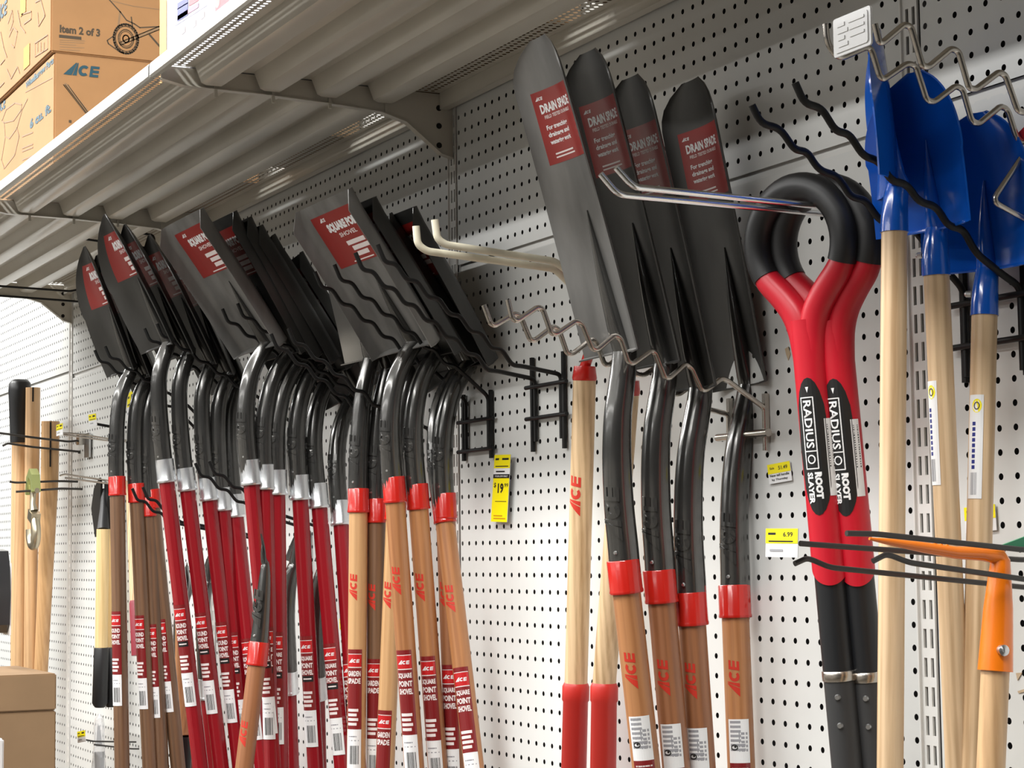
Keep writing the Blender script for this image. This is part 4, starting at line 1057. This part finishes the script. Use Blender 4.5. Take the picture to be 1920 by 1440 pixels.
carton('kraft cardboard box carrying the lower left stack, below the frame', bx[0]-16, bx[0], -21, -9, -52.2, zt_-15.05, CARDK, 'kraft boxes at the lower left')
wb = pt(8, 1385, Y=-24); carton('white carton with a red base stripe in the lower left corner', wb[0]-9, wb[0], -30, -24, -60, wb[2], L_WHITE)

# ---- bagged part on a peg at the lower left
c = pt(186, 1390, Y=-3.5); t = thing('bagged_part', 'clear plastic bag with small black parts on a peg at the lower left', 'packaged part', Matrix.Translation(W(c)))
rnd = random.Random(5)
mb = MB(); n = 16; v = []
prof = [(2.6, .15), (2.2, .7), (1.2, 1.0), (0, .9), (-1.5, 1.15), (-2.8, 1.25), (-3.6, .5)]
for z, r_ in prof:
    for k in range(n):
        a = 2*math.pi*k/n; q = r_*rnd.uniform(.82, 1.12); v.append((q*math.cos(a)*1.1, q*math.sin(a)*.5, z+rnd.uniform(-.1, .1)))
mb.add(v, [(i*n+k, i*n+(k+1) % n, (i+1)*n+(k+1) % n, (i+1)*n+k) for i in range(len(prof)-1) for k in range(n)])
obj('bag', mb, CLEAR, t, 20)
obj('part', MB().tube([(-.2, 0, 1.5), (0, 0, -.5)], [.12, .3], 10).tube([(.1, 0, -1.0), (.2, 0, -2.8)], [.5, .45], 12), BLKR, t)
px_hook('straight_hook', 'thin dark peg hook through the clear bag at the lower left', -108, [(160, 1387), (175, 1390), (242, 1391)], -107, [(176, 1396), (246, 1404)], GREYW, .08, None, ([(-.3, -11)], [(-.3, -11.4)]))

# ================================================================== PRICE TAGS
def tagcard(label, tl, tr, bl, Y, art, group='yellow price tags', name='price_tag', thick=.03, yaw=0):
    A, B_, C_ = pt(*tl, Y=Y), pt(*tr, Y=Y), pt(*bl, Y=Y)
    w = np.linalg.norm(B_-A); h = np.linalg.norm(C_-A); ex = (B_-A)/w; ey = (A-C_)/h; n = np.cross(ex, ey); n /= np.linalg.norm(n)
    o = (B_+C_)/2
    t = thing(name, label, 'price tag', Matrix.Translation(W(o)), group)
    mb = MB().obox((0, 0, 0), ex*w/2, n*thick/2, ey*h/2); obj('card', mb, CLEAR if art == 'holder' else L_WHITE, t, 0)
    a = Art(); art(a, w, h); a.build('printed_face', on_plane(n*thick/2, ex, ey), t, .01)
    return t
def art_tag(price, small=True):
    def f(a, w, h):
        a.rect(-w/2, w/2, -h*.02, h/2, YEL, 0, 9); (a.text(price, w*.2, h*.30, h*.17, L_BLACK, 1, w*.3) if price == '6.99' else a.rect(w*.05, w*.36, h*.24, h*.38, L_BLACK, 1, 9)); a.rect(-w*.42, -w*.18, h*.28, h*.36, L_BLACK, 1, 9)
        a.rect(-w*.4, w*.36, h*.03, h*.08, L_BLACK, 1, 9); a.rect(-w*.36, w*.05, -h*.3, -h*.22, L_GREY, 1, 9)
    return f
def art19(a, w, h):
    a.rect(-w/2, w/2, h*.30, h/2, YEL, 0, 9); a.rect(-w*.42, -w*.2, h*.42, h*.45, L_BLACK, 1, 9); a.rect(0, w*.4, h*.42, h*.45, L_BLACK, 1, 9)
    a.rect(-w*.4, w*.4, h*.32, h*.335, L_BLACK, 1, 9); a.rect(-w*.35, w*.2, h*.24, h*.26, L_BLACK, 1, 9)
    a.rect(-w/2, w/2, h*.15, h*.21, L_BLACK, 1, 9); a.text('YOUR LOW ONLY', 0, h*.18, h*.025, L_WHITE, 2, w*.8)
    a.rect(-w/2, w/2, -h/2, h*.15, YEL, 0, 9); a.text('19', 0, h*.0, h*.15, L_BLACK, 1, w*.36, bold=.04); a.text('$', -w*.36, h*.045, h*.08, L_BLACK, 1, w*.14); a.text('99', w*.34, h*.045, h*.06, L_BLACK, 1, w*.24, bold=.02)
    a.rect(-w*.3, w*.4, -h*.2, -h*.19, L_BLACK, 1, 9); a.rect(-w*.35, w*.2, -h*.42, -h*.40, mat('amber_ink', (.6, .3, 0), .5), 1, 9); a.rect(-w*.35, w*.4, -h*.46, -h*.44, mat('amber_ink', (.6, .3, 0), .5), 1, 9)
tagcard('long yellow price tag reading 19.99 below the two bare black hook brackets', (928, 853), (958, 852), (921, 978), -.35, art19)
tagcard('small yellow price tag with handwriting right of the last drain spade collar', (1439, 872), (1481, 864), (1443, 908), -.1, lambda a, w, h: (a.rect(-w/2, w/2, -h*.0, h/2, YEL, 0, 9), a.text('51.49', w*.18, h*.25, h*.2, L_BLACK, 1, w*.4), a.text('Sale', -w*.3, h*.28, h*.12, L_BLACK, 1, w*.2), a.text('New tall handle', 0, -h*.1, h*.13, L_BLACK, 1, w*.85), a.text('by Thursday', 0, -h*.33, h*.13, L_BLACK, 1, w*.7)))
c = pt(1467, 1018, X=24.9)
def holder(label, tl, tr, bl, **k):
    return tagcard(label, tl, tr, bl, k['Y'], k['art'])
tagcard('yellow and white price tag on the dark grey arm, left of the root diggers', (1437, 991), (1497, 991), (1436, 1044), pt(1500, 1019, X=25)[1]-.1, art_tag('6.99'))
tagcard('yellow price tag on the pegboard half hidden by the rightmost blue shovel handle', (1808, 952), (1866, 945), (1811, 1000), -.1, art_tag('9.99'))
tagcard('yellow price tag on the short peg beside the first shovel socket', (166, 778), (180, 775), (168, 800), pt(180, 794, X=-112)[1]-.03, art_tag('5.99'))
tagcard('yellow price tag at the end of the steel peg by the slotted handles', (106, 797), (118, 793), (106, 818), pt(118, 812, X=-112)[1]-.03, art_tag('4.99'))
tagcard('yellow price tag on the peg of the clear bag at the lower left', (145, 1372), (160, 1369), (146, 1393), pt(160, 1387, X=-108)[1]-.03, art_tag('3.99'))
tagcard('yellow price tag glimpsed between the first two shovel sockets', (240, 738), (252, 730), (237, 790), -.2, art_tag('7.99'))
tagcard('yellow price tag at the lower left margin beside the kraft boxes', (69, 1432), (83, 1430), (69, 1450), -4.0, art_tag('2.99'))
tagcard('yellow price tag glimpsed behind the red handles left of the honey wood spade', (637, 1160), (650, 1158), (638, 1200), -.2, art_tag('8.99'))
px_hook('straight_hook', 'steel peg hook carrying the yellow tag by the slotted handles', -112, [(118, 812), (150, 814), (212, 824)], -112, [(119, 815), (200, 826)], NICKEL, .09, None, ([(-.3, 13)], [(-.3, 12.6)]))
px_hook('straight_hook', 'short dark peg hook carrying the yellow tag beside the first shovel socket', -112, [(180, 794), (208, 799)], -112, [(181, 796), (208, 801)], BLKW, .09, None, ([(-.3, 14.1)], [(-.3, 14.0)]))
# green and red edges of goods cut by the right margin
o = pt(1905, 1022, X=27); t = thing('green_tool', 'green tool edge cut off by the right margin above the orange cultivator', 'garden tool', Matrix.Translation(W(o)))
obj('blade', MB().add([(-.0, -.9, -.05), (0, .9, .45), (0, .9, -.25), (.1, -.9, -.05), (.1, .9, .45), (.1, .9, -.25)], [(0, 1, 2), (5, 4, 3), (0, 3, 4, 1), (1, 4, 5, 2), (2, 5, 3, 0)]), mat('green_paint', (.02, .22, .10), .4), t, 0)
obj('tang', MB().tube([(.05, .8, .1), (.05, 4, .1)], .15, 8), GREYW, t)
o = pt(1905, 260, X=21); t = thing('red_tag', 'red plastic tag at the right margin under the thick nickel hook', 'tag', Matrix.Translation(W(o)))
mb = MB(); poly_plate(mb, [(-.45, -.15), (.6, .35), (1.2, .35), (1.2, -.35), (.5, -.1), (-.3, -.3)], -.1, .1); obj('strip', mb, mat('red_plastic', (.75, .03, .04), .35), t, 0)

# ================================================================== GOODS ON THE UPPER SHELF
def face_art(parent, o_, plane, uv0, exy, art, name='print'):
    return art.build(name, on_plane(uv0, exy[0], exy[1]), parent, .02, .01)
zb = ZS+.05
Yf = -18.1; XR = pt(102, 97, Y=Yf)[0]
zt1 = pt(104, 96, X=XR)[2]; zt1 = pt(103, 97, Y=Yf)[2]
t, o_ = carton('brown cardboard carton with teal logo, bottom of the shelf stack', XR-22, XR, Yf, -1.2, zb, zt1, CARD, 'brown cartons on the upper shelf')
def to_right(px, py, dx=0): q = pt(px, py, X=XR+dx); return np.array((q[1], q[2]))
def to_front(px, py): q = pt(px, py, Y=Yf); return np.array((q[0], q[2]))
# right side (faces +x): coordinates u = y, v = z
def right_art(t, o_, a): return a.build('side_print', on_plane(np.array((XR, 0, 0))-o_, (0, 1, 0), (0, 0, 1)), t, .02, .008)
def front_art(t, o_, a, dy=0): return a.build('front_print', on_plane(np.array((0, Yf-dy, 0))-o_, (1, 0, 0), (0, 0, 1)), t, .02, .008)
a = Art(); p0, p1 = to_right(121, 128), to_right(188, 140); c = to_right(154, 132); a.logo(c[0], c[1], (p1-p0)[0]*1.0, INK_BLUE)
for q in ((0, 0), (3, 0), (8, 0)): a.line([to_right(119+q[0], 159), to_right(160+q[0]*.7, 212)], .06, INK_DK)
a.line([to_right(122, 159), to_right(165, 212)], .28, INK_LT); a.rect(*(to_right(129, 226)[0], to_right(134, 226)[0]), to_right(129, 230)[1], to_right(129, 225)[1], INK_DK)
right_art(t, o_, a)
a = Art()
def ft(s_, x, y, h, w, m=INK_BLUE):
    q = to_front(x, y); hh = abs(to_front(x, y-h/2)[1]-to_front(x, y+h/2)[1]); ww = abs(to_front(x+w/2, y)[0]-to_front(x-w/2, y)[0]); a.text(s_, q[0], q[1], hh, m, 1, ww, bold=.05)
ft('6 cu. ft.', 76, 217, 19, 40); ft('Wheelbarrow Parts', 74, 137, 13, 52); q = to_front(3, 197); a.logo(q[0], q[1], 3.4, INK_BLUE)
a.line([to_front(x, y) for x, y in ((4, 226), (12, 205), (28, 193), (41, 196), (40, 206), (26, 226), (8, 230))], .12, INK_LT, 1, True)
a.line([to_front(x, y) for x, y in ((8, 230), (10, 255), (18, 260), (32, 240), (42, 205), (52, 185))], .12, INK_LT)
a.line([to_front(x, y) for x, y in ((10, 258), (3, 300), (8, 316), (28, 290), (36, 256), (32, 240))], .14, INK_LT)
for y in (248, 270, 276, 292): a.line([to_front(42, y+8), to_front(62, y)], .12, INK_LT)
a.line([to_front(48, 173), to_front(98, 146)], .08, INK_LT)
front_art(t, o_, a)
t, o_ = carton('brown cardboard carton marked item 2 of 3, top of the shelf stack', XR-22.4, XR+.02, Yf-.3, -1.2, zt1+.03, zt1+11.5, CARD, 'brown cartons on the upper shelf')
a = Art()
def rt(s_, x, y, h, w, m=INK_DK, b=.04):
    q = to_right(x, y); hh = abs(to_right(x, y-h/2)[1]-to_right(x, y+h/2)[1]); ww = abs(to_right(x+w/2, y)[0]-to_right(x-w/2, y)[0]); a.text(s_, q[0], q[1], hh, m, 1, ww, bold=b)
rt('Item 2 of 3', 150, 58, 15, 76, b=.045); a.line([to_right(112, 68), to_right(151, 72)], .25, INK_DK)
for i, (y, w) in enumerate(((76, 47), (80, 46), (84, 30), (89, 46), (94, 38))): a.line([to_right(112, y-1), to_right(112+w, y+1)], .05, INK_LT)
c = to_right(236, 73); rx = abs(to_right(259, 73)[0]-to_right(213, 73)[0])/2; ry = abs(to_right(236, 46)[1]-to_right(236, 101)[1])/2
for k, (s_, w, m) in enumerate(((1, .16, INK_DK), (.86, .07, INK_DK), (.62, .12, INK_LT), (.5, .05, INK_DK), (.25, .1, INK_DK))): a.ellipse(c[0], c[1], rx*s_, ry*s_, m, 1, w, 36)
for k in range(20):
    an = 2*math.pi*k/20; a.line([(c[0]+rx*.88*math.cos(an), c[1]+ry*.88*math.sin(an)), (c[0]+rx*.97*math.cos(an+.12), c[1]+ry*.97*math.sin(an+.12))], .07, INK_DK)
a.line([to_right(226, 82), to_right(300, 52)], .32, INK_LT); 
for dy in (-3, 3): a.line([to_right(226, 82+dy), to_right(300, 52+dy)], .06, INK_DK)
a.line([to_right(205, 0), to_right(225, 22), to_right(237, 38), to_right(252, 45), to_right(262, 52), to_right(300, 50)], .10, INK_DK)
a.line([to_right(225, 22), to_right(222, 48)], .16, INK_LT); a.line([to_right(246, 32), to_right(248, 50)], .1, INK_DK); a.line([to_right(280, 65), to_right(300, 88)], .16, INK_DK)
a.line([to_right(201, 76), to_right(203, 82), to_right(225, 98), to_right(232, 100)], .1, INK_DK); a.line([to_right(201, 76), to_right(212, 68)], .08, INK_DK); a.line([to_right(210, 2), to_right(250, 12), to_right(300, 18)], .06, INK_LT)
right_art(t, o_, a)
a = Art(); q = to_front(11, 22); a.logo(q[0], q[1], 4.0, INK_BLUE)
ORN = mat('orange_print', (.55, .25, .04), .7)
for x0, y0, x1, y1 in ((46, 0, 56, 22), (52, 92, 63, 122)):
    A_, B_ = to_front(x0, y0), to_front(x1, y1); a.rect(A_[0], B_[0], B_[1], A_[1], ORN, 1, 9)
A_, B_ = to_front(73, 78), to_front(97, 92); a.line([to_front(73, 82), to_front(97, 66), to_front(97, 92), to_front(73, 107)], .1, INK_LT, 1, True)
for x in (78, 84, 90): a.line([to_front(x, 80), to_front(x, 97)], .14, INK_LT)
for pp in (((22, 45), (30, 20), (32, 40), (26, 58)), ((40, 20), (46, 50), (55, 62)), ((48, 28), (66, 22), (66, 36), (52, 46)), ((24, 70), (32, 52), (40, 60), (34, 90), (28, 84)), ((8, 60), (14, 90), (20, 108)), ((74, 5), (84, 0), (92, 30), (80, 50), (78, 24)), ((8, 122), (16, 112)), ((6, 165), (15, 155)), ((20, 130), (28, 148), (40, 126), (44, 138))):
    a.line([to_front(*q) for q in pp], .12, INK_LT)
front_art(t, o_, a, .32)
# white carton with yellow edge and red pictures
x0 = pt(300, 98, Y=-18.1)[0]; t, o_ = carton('white printed carton with yellow edge and red picture, right of the brown cartons', x0, x0+24, -18.1, -3, zb, zb+9, mat('carton_white', (.43, .43, .50), .4), None, 'printed_carton')
a = Art(); tf = lambda x, y: np.array(pt(x, y, Y=-18.1))[[0, 2]]
YO = mat('yellow_orange_print', (.60, .24, .005), .5); PUR = mat('lilac_print', (.55, .55, .75), .5); RPK = mat('red_print', (.65, .05, .07), .5)
a.rect(x0, tf(313, 50)[0], zb, zb+9, YO, 1, 9); a.rect(tf(404, 20)[0], x0+24, zb+1.2, zb+9, RPK, 1, 9)
a.line([tf(326, 50), tf(388, 10), tf(388, -10)], .05, PUR); a.line([tf(326, 50), tf(326, -10)], .05, PUR)
for y in (12, 22, 34):
    a.line([tf(334, y), tf(352, y-11)], .42, mat('navy_ink', (.02, .03, .2), .5)); 
a.line([tf(334, 34), tf(372, 10)], .3, mat('mauve_print', (.3, .12, .2), .5)); a.line([tf(356, 4), tf(372, -6)], .5, RPK)
for x, y in ((340, 60), (360, 48), (376, 32)): a.rect(tf(x, y)[0], tf(x+8, y)[0], tf(x, y+6)[1], tf(x, y-6)[1], mat('pale_pink_print', (.72, .55, .55), .5), 1, 9)
a.ellipse(tf(409, 0)[0], tf(409, 0)[1], .5, .5, L_BLACK, 2)
a.build('front_print', on_plane(np.array((0, -18.1, 0))-o_, (1, 0, 0), (0, 0, 1)), t, .02, .008)

for lab, xa, xb in (('unseen kraft carton added to block light behind the white printed carton', x0+.3, -16.5), ('unseen kraft carton added to block light beside the brown cartons', XR+6.6, x0-9.0),
                    ('unseen kraft carton added to block light over the drain spades', -12.0, 12.0), ('unseen kraft carton added to block light over the blue shovels', 13.9, 60.0),
                    ('unseen kraft carton added to block light on the farthest shelf', -134.0, -92.0)):
    carton(lab, xa, xb, -2.9, -.3, zb, zb+10, CARDK, 'unseen cartons added to block light on the shelf')  # unseen boxes added to stop light leaking through the rear perforated strip
TAPE = mat('old_tape', (.50, .38, .25), .7)
for lab, pts_ in (('brown scrap of old tape on the pegboard right of the last drain spade', ((1472, 654), (1478, 650), (1482, 664), (1478, 676), (1474, 664))),
                  ('brown triangular tape scrap on the pegboard right of the orange socket', ((1905, 1262), (1917, 1261), (1908, 1276))),
                  ('brown curved glue smear low on the pegboard at the right margin', ((1908, 1296), (1920, 1292), (1922, 1297), (1910, 1300)))):
    P = [pt(x, y, Y=-.03) for x, y in pts_]; o = P[0]
    mb = MB(); poly_plate(mb, [(q[0]-o[0], q[2]-o[2]) for q in P], -.012, .012)
    ob = obj('tape_scrap', mb, TAPE, None, 0); ob.location = W(o); tag(ob, lab, 'tape')
